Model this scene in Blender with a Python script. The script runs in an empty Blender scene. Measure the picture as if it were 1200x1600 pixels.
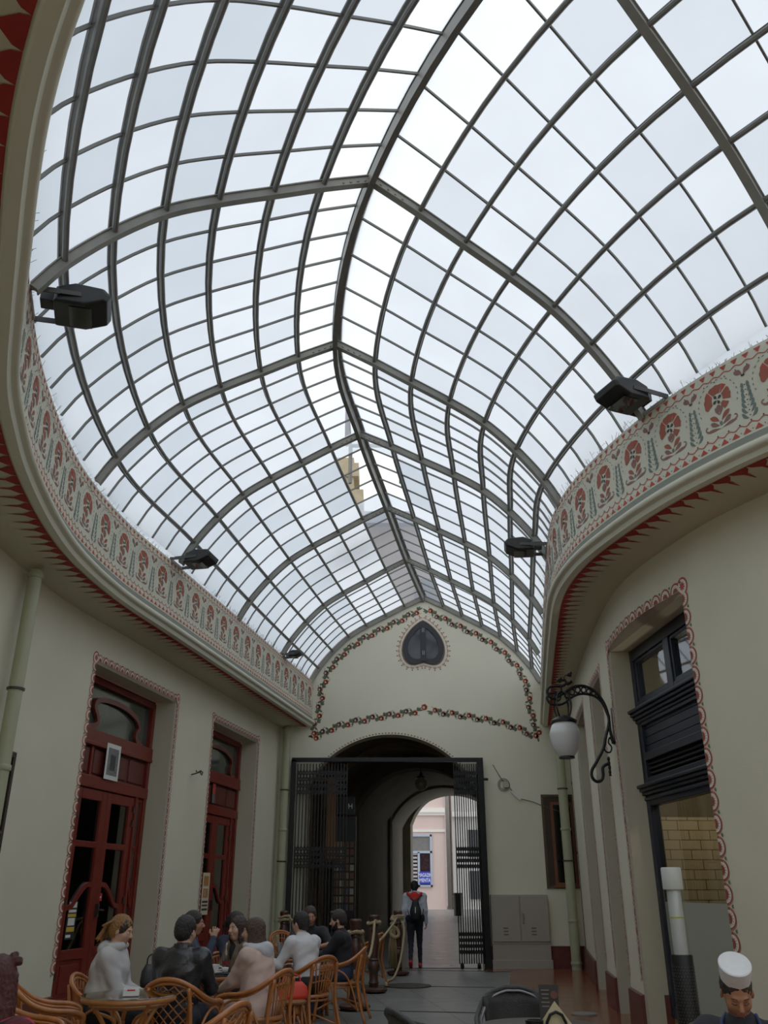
import bpy, bmesh, math, random
import numpy as np
from mathutils import Vector, Matrix
random.seed(7); np.random.seed(7)
PI = math.pi
SC = bpy.context.scene
COL = SC.collection
# ------------------------------------------------------------------ camera
CAM_H = 1.5; F_PX = 1337.0; PITCH = math.radians(23.8)
cd = bpy.data.cameras.new('camera'); cam = bpy.data.objects.new('camera', cd); COL.objects.link(cam)
cam.location = (0, 0, CAM_H); cam.rotation_euler = (PI/2+PITCH, 0, 0)
cd.sensor_fit = 'VERTICAL'; cd.sensor_height = 36; cd.lens = 36*F_PX/1600; cd.clip_start = 0.05
SC.camera = cam
def ray(x, y):
    a = x-600; b = 800-y
    return (a/F_PX, (F_PX*math.cos(PITCH)-b*math.sin(PITCH))/F_PX, (F_PX*math.sin(PITCH)+b*math.cos(PITCH))/F_PX)
def at_depth(x, y, Y):
    "survey of the photo: the point of the plane at distance Y seen at x, y"
    d = ray(x, y); t = Y/d[1]; return Vector((d[0]*t, Y, CAM_H+d[2]*t))
# ------------------------------------------------------------------ materials
def lin(c):
    return tuple(((v/255)/12.92 if v/255 <= .04045 else ((v/255+.055)/1.055)**2.4) for v in c)+(1,)
MATS = {}
def mat(name, rgb, rough=.6, metal=0, var=.08, scale=6, bump=0, bscale=60, spec=.5, alpha=None, trans=0, coat=0, stretch=None):
    if name in MATS: return MATS[name]
    m = bpy.data.materials.new(name); m.use_nodes = True; MATS[name] = m
    nt = m.node_tree; b = nt.nodes['Principled BSDF']; L = nt.links
    c = lin(rgb)
    tc = nt.nodes.new('ShaderNodeTexCoord')
    n = nt.nodes.new('ShaderNodeTexNoise'); n.inputs['Scale'].default_value = scale; n.inputs['Detail'].default_value = 4
    src = tc.outputs['Object']
    if stretch:
        mp = nt.nodes.new('ShaderNodeMapping'); mp.inputs['Scale'].default_value = stretch; L.new(src, mp.inputs[0]); src = mp.outputs[0]
    L.new(src, n.inputs['Vector'])
    mx = nt.nodes.new('ShaderNodeMix'); mx.data_type = 'RGBA'
    mx.inputs[6].default_value = tuple(max(0, v*(1-var*1.6)) for v in c[:3])+(1,)
    mx.inputs[7].default_value = tuple(min(1, v*(1+var)) for v in c[:3])+(1,)
    L.new(n.outputs['Fac'], mx.inputs[0]); L.new(mx.outputs[2], b.inputs['Base Color'])
    b.inputs['Roughness'].default_value = rough; b.inputs['Metallic'].default_value = metal
    b.inputs['Specular IOR Level'].default_value = spec
    b.inputs['Transmission Weight'].default_value = trans; b.inputs['Coat Weight'].default_value = coat
    if alpha is not None: b.inputs['Alpha'].default_value = alpha
    if bump:
        n2 = nt.nodes.new('ShaderNodeTexNoise'); n2.inputs['Scale'].default_value = bscale; n2.inputs['Detail'].default_value = 3
        L.new(src, n2.inputs['Vector'])
        bp = nt.nodes.new('ShaderNodeBump'); bp.inputs['Strength'].default_value = bump; bp.inputs['Distance'].default_value = .01
        L.new(n2.outputs['Fac'], bp.inputs['Height']); L.new(bp.outputs[0], b.inputs['Normal'])
    return m
def frosted(name, rgb, clear=0.0):
    m = bpy.data.materials.new(name); m.use_nodes = True; MATS[name] = m; nt = m.node_tree; L = nt.links
    nt.nodes.remove(nt.nodes['Principled BSDF']); out = nt.nodes['Material Output']
    t = nt.nodes.new('ShaderNodeBsdfTranslucent'); d = nt.nodes.new('ShaderNodeBsdfDiffuse')
    tc = nt.nodes.new('ShaderNodeTexCoord'); n = nt.nodes.new('ShaderNodeTexNoise'); n.inputs['Scale'].default_value = 1.6; n.inputs['Detail'].default_value = 5
    L.new(tc.outputs['Object'], n.inputs[0])
    mx = nt.nodes.new('ShaderNodeMix'); mx.data_type = 'RGBA'; c = lin(rgb)
    mx.inputs[6].default_value = tuple(v*.88 for v in c[:3])+(1,); mx.inputs[7].default_value = tuple(min(1, v*1.04) for v in c[:3])+(1,)
    L.new(n.outputs['Fac'], mx.inputs[0]); L.new(mx.outputs[2], t.inputs[0]); d.inputs[0].default_value = lin((150, 155, 160))
    m1 = nt.nodes.new('ShaderNodeMixShader'); m1.inputs[0].default_value = .08; L.new(t.outputs[0], m1.inputs[1]); L.new(d.outputs[0], m1.inputs[2])
    m2 = nt.nodes.new('ShaderNodeMixShader'); m2.inputs[0].default_value = clear; L.new(m1.outputs[0], m2.inputs[1])
    tr = nt.nodes.new('ShaderNodeBsdfTransparent'); tr.inputs[0].default_value = (.9, .93, .95, 1); L.new(tr.outputs[0], m2.inputs[2]); L.new(m2.outputs[0], out.inputs[0])
    return m
def clear_glass(name, tint=(.55, .6, .6), gloss=.12, haze=0.0, hazecol=(200, 205, 205)):
    m = bpy.data.materials.new(name); m.use_nodes = True; MATS[name] = m; nt = m.node_tree; L = nt.links
    nt.nodes.remove(nt.nodes['Principled BSDF']); out = nt.nodes['Material Output']
    tr = nt.nodes.new('ShaderNodeBsdfTransparent'); tr.inputs[0].default_value = tint+(1,)
    g = nt.nodes.new('ShaderNodeBsdfGlossy'); g.inputs['Roughness'].default_value = .03; g.inputs[0].default_value = (.9, .9, .9, 1)
    m1 = nt.nodes.new('ShaderNodeMixShader')
    fr = nt.nodes.new('ShaderNodeFresnel'); fr.inputs[0].default_value = 1.5
    ma = nt.nodes.new('ShaderNodeMath'); ma.operation = 'ADD'; ma.inputs[1].default_value = gloss-.04; ma.use_clamp = True
    L.new(fr.outputs[0], ma.inputs[0]); ge = nt.nodes.new('ShaderNodeNewGeometry'); iv = nt.nodes.new('ShaderNodeMath'); iv.operation = 'SUBTRACT'; iv.inputs[0].default_value = 1; L.new(ge.outputs['Backfacing'], iv.inputs[1])
    mf = nt.nodes.new('ShaderNodeMath'); mf.operation = 'MULTIPLY'; L.new(ma.outputs[0], mf.inputs[0]); L.new(iv.outputs[0], mf.inputs[1]); L.new(mf.outputs[0], m1.inputs[0]); L.new(tr.outputs[0], m1.inputs[1]); L.new(g.outputs[0], m1.inputs[2])
    d = nt.nodes.new('ShaderNodeBsdfDiffuse'); d.inputs[0].default_value = lin(hazecol)
    m2 = nt.nodes.new('ShaderNodeMixShader'); m2.inputs[0].default_value = haze; L.new(m1.outputs[0], m2.inputs[1]); L.new(d.outputs[0], m2.inputs[2])
    L.new(m2.outputs[0], out.inputs[0])
    return m
def brickmat(name, c1, c2, cm, w, h, mortar=.01, rot=0, rough=.5, bump=.3, offset=.5, axes='XY', spec=.5, var=.3, loc=(0, 0, 0)):
    m = bpy.data.materials.new(name); m.use_nodes = True; MATS[name] = m; nt = m.node_tree; L = nt.links; b = nt.nodes['Principled BSDF']
    tc = nt.nodes.new('ShaderNodeTexCoord'); mp = nt.nodes.new('ShaderNodeMapping'); L.new(tc.outputs['Object'], mp.inputs[0])
    mp.vector_type = 'POINT'; mp.inputs['Rotation'].default_value = rot if isinstance(rot, tuple) else (0, 0, rot); mp.inputs['Location'].default_value = loc
    br = nt.nodes.new('ShaderNodeTexBrick'); L.new(mp.outputs[0], br.inputs[0]); br.offset = offset
    br.inputs['Color1'].default_value = lin(c1); br.inputs['Color2'].default_value = lin(c2); br.inputs['Mortar'].default_value = lin(cm)
    br.inputs['Scale'].default_value = 1; br.inputs['Brick Width'].default_value = w; br.inputs['Row Height'].default_value = h; br.inputs['Mortar Size'].default_value = mortar
    n = nt.nodes.new('ShaderNodeTexNoise'); n.inputs['Scale'].default_value = 3; n.inputs['Detail'].default_value = 6; L.new(tc.outputs['Object'], n.inputs[0])
    mr = nt.nodes.new('ShaderNodeMapRange'); mr.inputs[3].default_value = 1-var; mr.inputs[4].default_value = 1+var*.6; L.new(n.outputs['Fac'], mr.inputs[0])
    mu = nt.nodes.new('ShaderNodeMix'); mu.data_type = 'RGBA'; mu.blend_type = 'MULTIPLY'; mu.inputs[0].default_value = 1
    L.new(br.outputs['Color'], mu.inputs[6]); L.new(mr.outputs[0], mu.inputs[7]); L.new(mu.outputs[2], b.inputs['Base Color'])
    b.inputs['Specular IOR Level'].default_value = spec
    r = nt.nodes.new('ShaderNodeMapRange'); r.inputs[3].default_value = rough*.7; r.inputs[4].default_value = min(1, rough*1.4); L.new(n.outputs['Fac'], r.inputs[0]); L.new(r.outputs[0], b.inputs['Roughness'])
    bp = nt.nodes.new('ShaderNodeBump'); bp.inputs['Strength'].default_value = bump; bp.inputs['Distance'].default_value = .004; bp.invert = True
    L.new(br.outputs['Fac'], bp.inputs['Height']); L.new(bp.outputs[0], b.inputs['Normal'])
    return m
def plaidmat(name, c1, c2, c3, s):
    m = bpy.data.materials.new(name); m.use_nodes = True; MATS[name] = m; nt = m.node_tree; L = nt.links; b = nt.nodes['Principled BSDF']
    tc = nt.nodes.new('ShaderNodeTexCoord')
    mp = nt.nodes.new('ShaderNodeMapping'); mp.inputs['Rotation'].default_value = (0, .5, .6); L.new(tc.outputs['Object'], mp.inputs[0])
    ws = []
    for d in ('X', 'Z'):
        w = nt.nodes.new('ShaderNodeTexWave'); w.bands_direction = d; w.inputs['Scale'].default_value = s; w.inputs['Distortion'].default_value = .4
        L.new(mp.outputs[0], w.inputs[0]); g = nt.nodes.new('ShaderNodeMath'); g.operation = 'GREATER_THAN'; g.inputs[1].default_value = .5; L.new(w.outputs['Fac'], g.inputs[0]); ws.append(g)
    a = nt.nodes.new('ShaderNodeMix'); a.data_type = 'RGBA'; a.inputs[6].default_value = lin(c1); a.inputs[7].default_value = lin(c2); L.new(ws[0].outputs[0], a.inputs[0])
    c = nt.nodes.new('ShaderNodeMix'); c.data_type = 'RGBA'; c.inputs[6].default_value = lin(c2); c.inputs[7].default_value = lin(c3); L.new(ws[0].outputs[0], c.inputs[0])
    e = nt.nodes.new('ShaderNodeMix'); e.data_type = 'RGBA'; L.new(ws[1].outputs[0], e.inputs[0]); L.new(a.outputs[2], e.inputs[6]); L.new(c.outputs[2], e.inputs[7])
    L.new(e.outputs[2], b.inputs['Base Color']); b.inputs['Roughness'].default_value = .9
    return m
# ------------------------------------------------------------------ objects
def tag(o, label=None, cat=None, group=None, kind=None):
    if label: o['label'] = label
    if cat: o['category'] = cat
    if group: o['group'] = group
    if kind: o['kind'] = kind
    return o
def empty(name, loc=(0, 0, 0), rz=0, label=None, cat=None, group=None, kind=None):
    o = bpy.data.objects.new(name, None); COL.objects.link(o); o.location = loc; o.rotation_euler = (0, 0, rz); o.empty_display_size = .1
    return tag(o, label, cat, group, kind)
def copy_tree(o, parent=None):
    c = o.copy(); COL.objects.link(c)
    if parent is not None: c.parent = parent
    for ch in list(o.children): copy_tree(ch, c)
    return c
class MB:
    def __init__(s): s.v = []; s.f = []; s.m = []
    def add(s, v, f, mi=0):
        b = len(s.v); s.v.extend([tuple(p) for p in v]); s.f.extend([tuple(i+b for i in q) for q in f]); s.m.extend([mi]*len(f)); return s
    def box(s, c, d, mi=0, R=None):
        x, y, z = d[0]/2, d[1]/2, d[2]/2
        P = [Vector((a*x, b*y, e*z)) for e in (-1, 1) for a, b in ((-1, -1), (1, -1), (1, 1), (-1, 1))]
        if R is not None: P = [R @ p for p in P]
        P = [p+Vector(c) for p in P]
        return s.add(P, [(3, 2, 1, 0), (4, 5, 6, 7), (0, 1, 5, 4), (1, 2, 6, 5), (2, 3, 7, 6), (3, 0, 4, 7)], mi)
    def bbox(s, a, b, mi=0):
        return s.box([(a[i]+b[i])/2 for i in range(3)], [abs(b[i]-a[i]) for i in range(3)], mi)
    def sweep(s, pts, prof, closed=False, up=None, mi=0, cap=True, scale=None):
        "prof: 2-D closed outline swept along pts"
        P = [Vector(p) for p in pts]; n = len(P); k = len(prof); rings = []
        N = None
        for i in range(n):
            if closed: t = (P[(i+1) % n]-P[i-1])
            else: t = P[min(i+1, n-1)]-P[max(i-1, 0)]
            if t.length < 1e-9: t = Vector((0, 0, 1))
            t.normalize()
            if up is not None:
                u = Vector(up[i] if isinstance(up, list) else up); N = (u-t*u.dot(t))
                if N.length < 1e-5: N = t.orthogonal()
                N.normalize()
            else:
                if N is None: N = t.orthogonal().normalized()
                N = (N-t*N.dot(t))
                if N.length < 1e-6: N = t.orthogonal()
                N.normalize()
            B = t.cross(N); sc = 1 if scale is None else scale[i]
            rings.append([P[i]+B*(a*sc)+N*(b*sc) for a, b in prof])
        V = [p for r in rings for p in r]; Fc = []
        for i in range(n if closed else n-1):
            j = (i+1) % n
            for q in range(k):
                w = (q+1) % k; Fc.append((i*k+q, i*k+w, j*k+w, j*k+q))
        if cap and not closed: Fc.append(tuple(range(k-1, -1, -1))); Fc.append(tuple((n-1)*k+q for q in range(k)))
        return s.add(V, Fc, mi)
    def tube(s, pts, r, seg=8, closed=False, mi=0, cap=True):
        prof = [(math.cos(2*PI*i/seg), math.sin(2*PI*i/seg)) for i in range(seg)]
        sc = list(r) if isinstance(r, (list, tuple)) else [r]*len(pts)
        return s.sweep(pts, prof, closed, None, mi, cap, sc)
    def bar(s, a, b, w, h, up=(0, 0, 1), mi=0):
        return s.sweep([a, b], [(-w/2, -h/2), (w/2, -h/2), (w/2, h/2), (-w/2, h/2)], up=up, mi=mi)
    def lathe(s, prof, c=(0, 0, 0), seg=20, mi=0, a0=0, cap=True):
        c = Vector(c); V = []; Fc = []; n = len(prof)
        for r, z in prof:
            for i in range(seg):
                a = 2*PI*i/seg+a0; V.append(c+Vector((r*math.cos(a), r*math.sin(a), z)))
        for j in range(n-1):
            for i in range(seg):
                q = (i+1) % seg; Fc.append((j*seg+i, j*seg+q, (j+1)*seg+q, (j+1)*seg+i))
        if cap: Fc.append(tuple(range(seg-1, -1, -1))); Fc.append(tuple((n-1)*seg+i for i in range(seg)))
        return s.add(V, Fc, mi)
    def ell(s, c, r, seg=16, rings=10, mi=0, R=None):
        V = []; Fc = []
        for j in range(rings+1):
            th = PI*j/rings
            for i in range(seg):
                a = 2*PI*i/seg; p = Vector((r[0]*math.sin(th)*math.cos(a), r[1]*math.sin(th)*math.sin(a), r[2]*math.cos(th)))
                if R is not None: p = R @ p
                V.append(p+Vector(c))
        for j in range(rings):
            for i in range(seg):
                q = (i+1) % seg; Fc.append((j*seg+i, (j+1)*seg+i, (j+1)*seg+q, j*seg+q))
        return s.add(V, Fc, mi)
    def prism(s, poly, y0, y1, fn=None, mi=0):
        "poly (x, z) outline extruded from y0 to y1; fn maps a point"
        n = len(poly); V = [(x, y0, z) for x, z in poly]+[(x, y1, z) for x, z in poly]
        if fn: V = [fn(*p) for p in V]
        Fc = [tuple(range(n)), tuple(range(2*n-1, n-1, -1))]+[(i, i+n, (i+1) % n+n, (i+1) % n) for i in range(n)]
        return s.add(V, Fc, mi)
    def build(s, name, mats, parent=None, smooth=False, bevel=0, label=None, cat=None, group=None, kind=None):
        me = bpy.data.meshes.new(name); me.from_pydata(s.v, [], s.f)
        if not isinstance(mats, (list, tuple)): mats = [mats]
        for m in mats: me.materials.append(m)
        if any(s.m): me.polygons.foreach_set('material_index', s.m)
        if smooth is True: me.polygons.foreach_set('use_smooth', [True]*len(s.f))
        elif smooth:
            me.polygons.foreach_set('use_smooth', [True]*len(s.f)); 
            try: me.set_sharp_from_angle(angle=smooth)
            except Exception: pass
        me.update(); me.validate()
        o = bpy.data.objects.new(name, me); COL.objects.link(o)
        if parent is not None: o.parent = parent
        if bevel:
            b = o.modifiers.new('bevel', 'BEVEL'); b.width = bevel; b.segments = 2; b.limit_method = 'ANGLE'
        return tag(o, label, cat, group, kind)
def crom(P, n=8, closed=False):
    "Catmull-Rom through points of any dimension"
    P = [np.array(p, float) for p in P]; N = len(P); out = []
    g = lambda i: P[i % N] if closed else P[max(0, min(N-1, i))]
    for i in range(N if closed else N-1):
        p0, p1, p2, p3 = g(i-1), g(i), g(i+1), g(i+2)
        if not closed and i == 0: p0 = 2*p1-p2
        if not closed and i == N-2: p3 = 2*p2-p1
        for k in range(n):
            t = k/n; out.append(.5*((2*p1)+(-p0+p2)*t+(2*p0-5*p1+4*p2-p3)*t*t+(-p0+3*p1-3*p2+p3)*t**3))
    if not closed: out.append(P[-1])
    return out
class Curve:
    "plan curve measured by arc length; side=+1: the corridor lies to its right"
    def __init__(s, pts, side, n=10):
        s.p = np.array(crom(pts, n)); d = np.linalg.norm(np.diff(s.p, axis=0), axis=1); s.s = np.concatenate([[0], np.cumsum(d)]); s.L = s.s[-1]; s.side = side
    def at(s, u): return np.array([np.interp(u, s.s, s.p[:, 0]), np.interp(u, s.s, s.p[:, 1])])
    def tan(s, u):
        e = .05; t = s.at(min(u+e, s.L))-s.at(max(u-e, 0)); return t/np.linalg.norm(t)
    def nrm(s, u): t = s.tan(u); return np.array([t[1], -t[0]])*s.side      # towards the corridor
    def pt(s, u, z, o=0):
        p = s.at(u)+s.nrm(u)*o; return Vector((p[0], p[1], z))
    def of_y(s, y):
        i = np.argmin(np.abs(s.p[:, 1]-y)+(np.arange(len(s.p)) < 0)*9)
        lo = max(i-1, 0); hi = min(i+1, len(s.p)-1); ys = s.p[lo:hi+1, 1]; ss = s.s[lo:hi+1]
        if ys[0] > ys[-1]: ys = ys[::-1]; ss = ss[::-1]
        return float(np.interp(y, ys, ss))
# ------------------------------------------------------------------ painted motifs: lists of (2-D outline, colour index)
def circ(x, y, r, ci, n=12, ry=None): return ([(x+r*math.cos(2*PI*i/n), y+(ry or r)*math.sin(2*PI*i/n)) for i in range(n)], ci)
def band(x, y, r0, r1, a0, a1, ci, n=8):
    A = [a0+(a1-a0)*i/n for i in range(n+1)]
    return [([(x+r0*math.cos(A[i]), y+r0*math.sin(A[i])), (x+r1*math.cos(A[i]), y+r1*math.sin(A[i])), (x+r1*math.cos(A[i+1]), y+r1*math.sin(A[i+1])), (x+r0*math.cos(A[i+1]), y+r0*math.sin(A[i+1]))], ci) for i in range(n)]
def drop(x, y, a, l, w, ci, curl=0):
    "leaf: point at x, y, round end at distance l in direction a"
    out = []; N = 7; c, s_ = math.cos(a), math.sin(a)
    for sgn in (1, -1):
        rng = range(N+1) if sgn > 0 else range(N-1, 0, -1)
        for i in rng:
            t = i/N; hw = w/2*math.sin(PI*t**1.5)**.8 if 0 < t < 1 else 0
            u = t*l; v = sgn*hw+curl*t*t*l
            out.append((x+u*c-v*s_, y+u*s_+v*c))
    return (out, ci)
def stroke(P, w, ci):
    out = []
    for i in range(len(P)-1):
        a, b = np.array(P[i]), np.array(P[i+1]); t = b-a; l = np.linalg.norm(t)
        if l < 1e-9: continue
        n = np.array([-t[1], t[0]])/l*w/2
        out.append(([tuple(a+n), tuple(a-n), tuple(b-n), tuple(b+n)], ci))
    return out
def paint(mb, polys, fn, off=0):
    for P, ci in polys: mb.add([fn(x, y) for x, y in P], [tuple(range(len(P)))], ci+off)
def shift(polys, dx, dy=0, sx=1, sy=1): return [([(x*sx+dx, y*sy+dy) for x, y in P], c) for P, c in polys]
# ------------------------------------------------------------------ palette
M_wall = mat('cream_plaster', (209, 204, 180), .85, var=.07, scale=1.3, bump=.15, bscale=90)
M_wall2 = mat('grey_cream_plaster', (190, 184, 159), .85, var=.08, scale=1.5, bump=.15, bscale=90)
M_rough = mat('rough_stucco_edge', (170, 158, 142), .95, var=.2, scale=30, bump=.6, bscale=160)
M_gable = mat('gable_plaster', (220, 215, 192), .85, var=.06, scale=.9, bump=.12, bscale=90)
M_frz = mat('frieze_plaster', (205, 204, 183), .85, var=.05, scale=2)
P_red = mat('paint_red', (176, 64, 52), .8, var=.12, scale=12)
P_brick = mat('paint_brick', (150, 78, 58), .8, var=.12, scale=12)
P_mauve = mat('paint_mauve', (133, 92, 84), .8, var=.12, scale=12)
P_teal = mat('paint_grey_green', (98, 116, 110), .8, var=.12, scale=12)
P_dark = mat('paint_dark', (52, 50, 48), .8, var=.12, scale=12)
P_white = mat('paint_pale', (222, 214, 200), .8, var=.05, scale=12)
P_green = mat('paint_leaf_green', (92, 106, 80), .8, var=.12, scale=12)
P_vine = mat('paint_vine_pink', (190, 120, 96), .8, var=.1, scale=12)
P_orange = mat('paint_orange_red', (205, 84, 50), .8, var=.1, scale=12)
P_crimson = mat('paint_crimson', (140, 26, 22), .8, var=.15, scale=8)
P_stripe = mat('paint_stripe_grey', (128, 132, 122), .8, var=.06)
PAINT = [P_red, P_brick, P_mauve, P_teal, P_dark, P_white, P_green, P_vine, P_orange, P_crimson, P_stripe]
RED, BRK, MAU, TEA, DRK, WHT, GRN, VIN, ORG, CRI, STR = range(11)
M_steel = mat('painted_roof_steel', (128, 127, 118), .55, var=.15, scale=9, bump=.1)
M_steel2 = mat('painted_roof_steel_dark', (104, 103, 97), .5, var=.2, scale=9)
M_marble = mat('dark_red_marble', (98, 52, 46), .35, var=.35, scale=14)
M_black = mat('black_iron', (10, 10, 12), .45, metal=.3, var=.2, scale=20)
M_navy = mat('navy_painted_wood', (24, 30, 43), .45, var=.12, scale=8, stretch=(1, 1, .2))
M_wood = mat('mahogany_red_wood', (106, 27, 15), .42, var=.2, scale=7, stretch=(6, 6, .6), bump=.1)
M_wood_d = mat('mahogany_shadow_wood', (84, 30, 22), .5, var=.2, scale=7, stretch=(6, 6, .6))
M_pipe = mat('sage_painted_pipe', (160, 162, 132), .5, var=.08, scale=5)
G_door = clear_glass('dark_door_glass', (.30, .32, .30), .10)
G_win = clear_glass('window_glass', (.75, .78, .76), .16)
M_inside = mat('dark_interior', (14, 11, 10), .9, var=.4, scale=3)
# ------------------------------------------------------------------ plan curves (metres)
FL = Curve([(3.1, -1.3), (2.2, -.75), (1.3, -.15), (.5, .45), (-.35, 1.2), (-1.0, 1.95), (-1.4, 2.5), (-1.7, 3.0), (-1.95, 3.5), (-2.2, 4.05), (-2.45, 4.6), (-2.8, 5.41), (-3.02, 6.11), (-3.23, 6.95), (-3.42, 8.11), (-3.49, 9.22), (-3.39, 10.6), (-3.11, 12.15), (-2.75, 14.1), (-2.32, 16.46), (-1.66, 20.05)], 1)
FR = Curve([(8.2, 2.6), (7.3, 3.1), (6.3, 3.75), (5.2, 4.55), (4.5, 5.2), (3.93, 5.75), (3.40, 6.32), (3.02, 6.92), (2.70, 7.6), (2.46, 8.34), (2.27, 9.15), (2.2, 9.95), (2.23, 10.67), (2.33, 11.45), (2.43, 12.1), (2.72, 14), (3.68, 20.05)], -1)
WLp = [(-4.6, -3), (-4.0, -1.0), (-2.6, .8), (-2.15, 1.9), (-2.35, 2.9), (-2.75, 3.8), (-3.1, 4.7), (-3.45, 5.5), (-3.68, 6.2), (-3.92, 7.0), (-4.12, 8.1), (-4.17, 9.23), (-4.06, 10.69), (-3.78, 12.2), (-3.42, 14.22), (-2.99, 16.58), (-2.36, 20.05)]  # unseen stretch beside the camera drawn inward to darken the near cornice
WRp = [(8.5, -3), (8.3, 1), (7.2, 3.6), (5.9, 4.75), (4.83, 5.78), (4.36, 6.21), (3.92, 6.71), (3.56, 7.3), (3.28, 7.9), (3.1, 8.51), (2.94, 9.26), (2.87, 10), (2.92, 11), (3.12, 13), (3.52, 16), (4.2, 20.05)]
WL = Curve(WLp, 1); WR = Curve(WRp, -1)
ZF0, ZF1, ZS = 5.15, 5.95, 4.92       # frieze foot, frieze top, soffit
D = 20.0                              # end wall distance
# ------------------------------------------------------------------ frieze motif, one period, height .80
def frieze_unit(P):
    o = []
    h = .80; n = 5
    for i in range(n):
        x = (i+.5)*P/n; w = P/n*.36
        o.append(([(x-w, .022), (x+w, .022), (x, .075)], RED))
        o.append(([(x+w*.85, h-.012), (x-w*.85, h-.012), (x, h-.062)], RED))
        o.append(circ(x+P/n/2, .045, .006, DRK, 6)); o.append(circ(x+P/n/2, .128, .009, DRK, 6)); o.append(circ(x, h-.125, .008, DRK, 6))
    W = [(P*i/60, .103+.012*math.cos(2*PI*i/60*n)) for i in range(61)]; o += stroke(W, .009, RED)
    W = [(P*i/60, h-.088-.011*math.cos(2*PI*i/60*n)) for i in range(61)]; o += stroke(W, .009, RED)
    cx, cy = P/2, .49
    for a0, a1 in ((-35, 35), (48, 118), (140, 200)):      # three clusters of petals
        a0 += 5; A0, A1 = math.radians(a0), math.radians(a1); N = 9
        out = [(cx+.062*math.cos(A0+(A1-A0)*i/N), cy+.062*math.sin(A0+(A1-A0)*i/N)) for i in range(N+1)]
        out += [(cx+(.142+.010*abs(math.sin(2.5*PI*(N-i)/N)))*math.cos(A0+(A1-A0)*(N-i)/N), cy+(.142+.010*abs(math.sin(2.5*PI*(N-i)/N)))*math.sin(A0+(A1-A0)*(N-i)/N)) for i in range(N+1)]
        for i in range(N): o.append(([out[i], out[i+1], out[2*N-i], out[2*N+1-i]], BRK))
    a0, a1 = math.radians(212), math.radians(243); o += band(cx, cy, .065, .142, a0, a1, BRK, 4)
    for a in (41, 129):
        a = math.radians(a); o.append(([(cx+.06*math.cos(a), cy+.06*math.sin(a)), (cx+.155*math.cos(a-.17), cy+.155*math.sin(a-.17)), (cx+.155*math.cos(a+.17), cy+.155*math.sin(a+.17))], RED))
    for a in (60, 150, 250, 330):
        a = math.radians(a); o.append(drop(cx+.006*math.cos(a), cy+.006*math.sin(a), a, .050, .032, DRK))
    o.append(drop(cx, cy-.115, PI/2, .06, .05, MAU)); o.append(circ(cx, cy-.12, .009, BRK, 6))
    for sg in (1, -1):
        o.append(drop(cx, cy-.165, PI/2-sg*.5, .10, .034, MAU, curl=sg*.1))
        o.append(drop(cx+sg*.01, cy-.225, PI/2-sg*.75, .125, .05, BRK, curl=-sg*.15))
        o.append(drop(cx+sg*.015, cy-.265, PI/2-sg*1.15, .115, .045, MAU, curl=sg*.1))
        o.append(drop(cx, cy-.30, PI/2-sg*1.35, .17, .03, MAU, curl=-sg*.1))
        o += band(cx+sg*.155, cy-.25, .014, .027, -PI*.6 if sg > 0 else PI*.4, PI*.6 if sg > 0 else PI*1.6, MAU, 6)
    o.append(drop(cx, cy-.275, PI/2, .05, .035, TEA))
    for i in range(16):                                     # dashed arch round the flower
        a = math.radians(-20+220*i/15); r = .215
        o += band(cx, cy-.02, r, r+.009, a-.05, a+.05, TEA, 1)
    for x0, sg0 in ((0, 1), (P, -1)):                        # half ferns at both ends
        for k in range(7):
            o.append(drop(x0+sg0*.014, .155+k*.052, PI/2-sg0*(1.15-.07*k), .088-.006*k, .036, TEA, curl=sg0*.38))
            o.append(circ(x0+sg0*.003, .18+k*.052, .005, DRK, 5))
        o.append(drop(x0+sg0*.004, .60, PI/2-sg0*.7, .10, .055, MAU, curl=-sg0*.2))
        o.append(drop(x0+sg0*.002, .575, PI/2-sg0*.4, .03, .02, DRK))
    return o
def scallop_unit(P, r, ht):
    "half roundel standing on an edge"
    o = []; cx = P/2
    o.append(([(cx+r*1.08*math.cos(PI*i/12), ht*1.02*math.sin(PI*i/12)) for i in range(13)], VIN))
    o.append(([(cx+r*math.cos(PI*i/12), ht*math.sin(PI*i/12)) for i in range(13)], BRK))
    return o
def scallop_top(P, r, ht):
    o = [([(P/2+r*.80*math.cos(PI*i/12), ht*.80*math.sin(PI*i/12)) for i in range(13)], WHT)]
    return o
def scallop_star(P, r, ht):
    o = []; cx = P/2
    for i in range(7):
        a = PI*(i+.5)/7; o.append(drop(cx, .002, a, ht*.5, r*.24, BRK)); o.append(circ(cx+r*.62*math.cos(a), ht*.62*math.sin(a), r*.06, RED, 5))
    return o
def scallop_gap(P, r, ht):
    return [drop(0, ht*.62, PI/2+.35, ht*.32, r*.22, GRN), drop(0, ht*.62, PI/2-.35, ht*.32, r*.22, GRN)]
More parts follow.
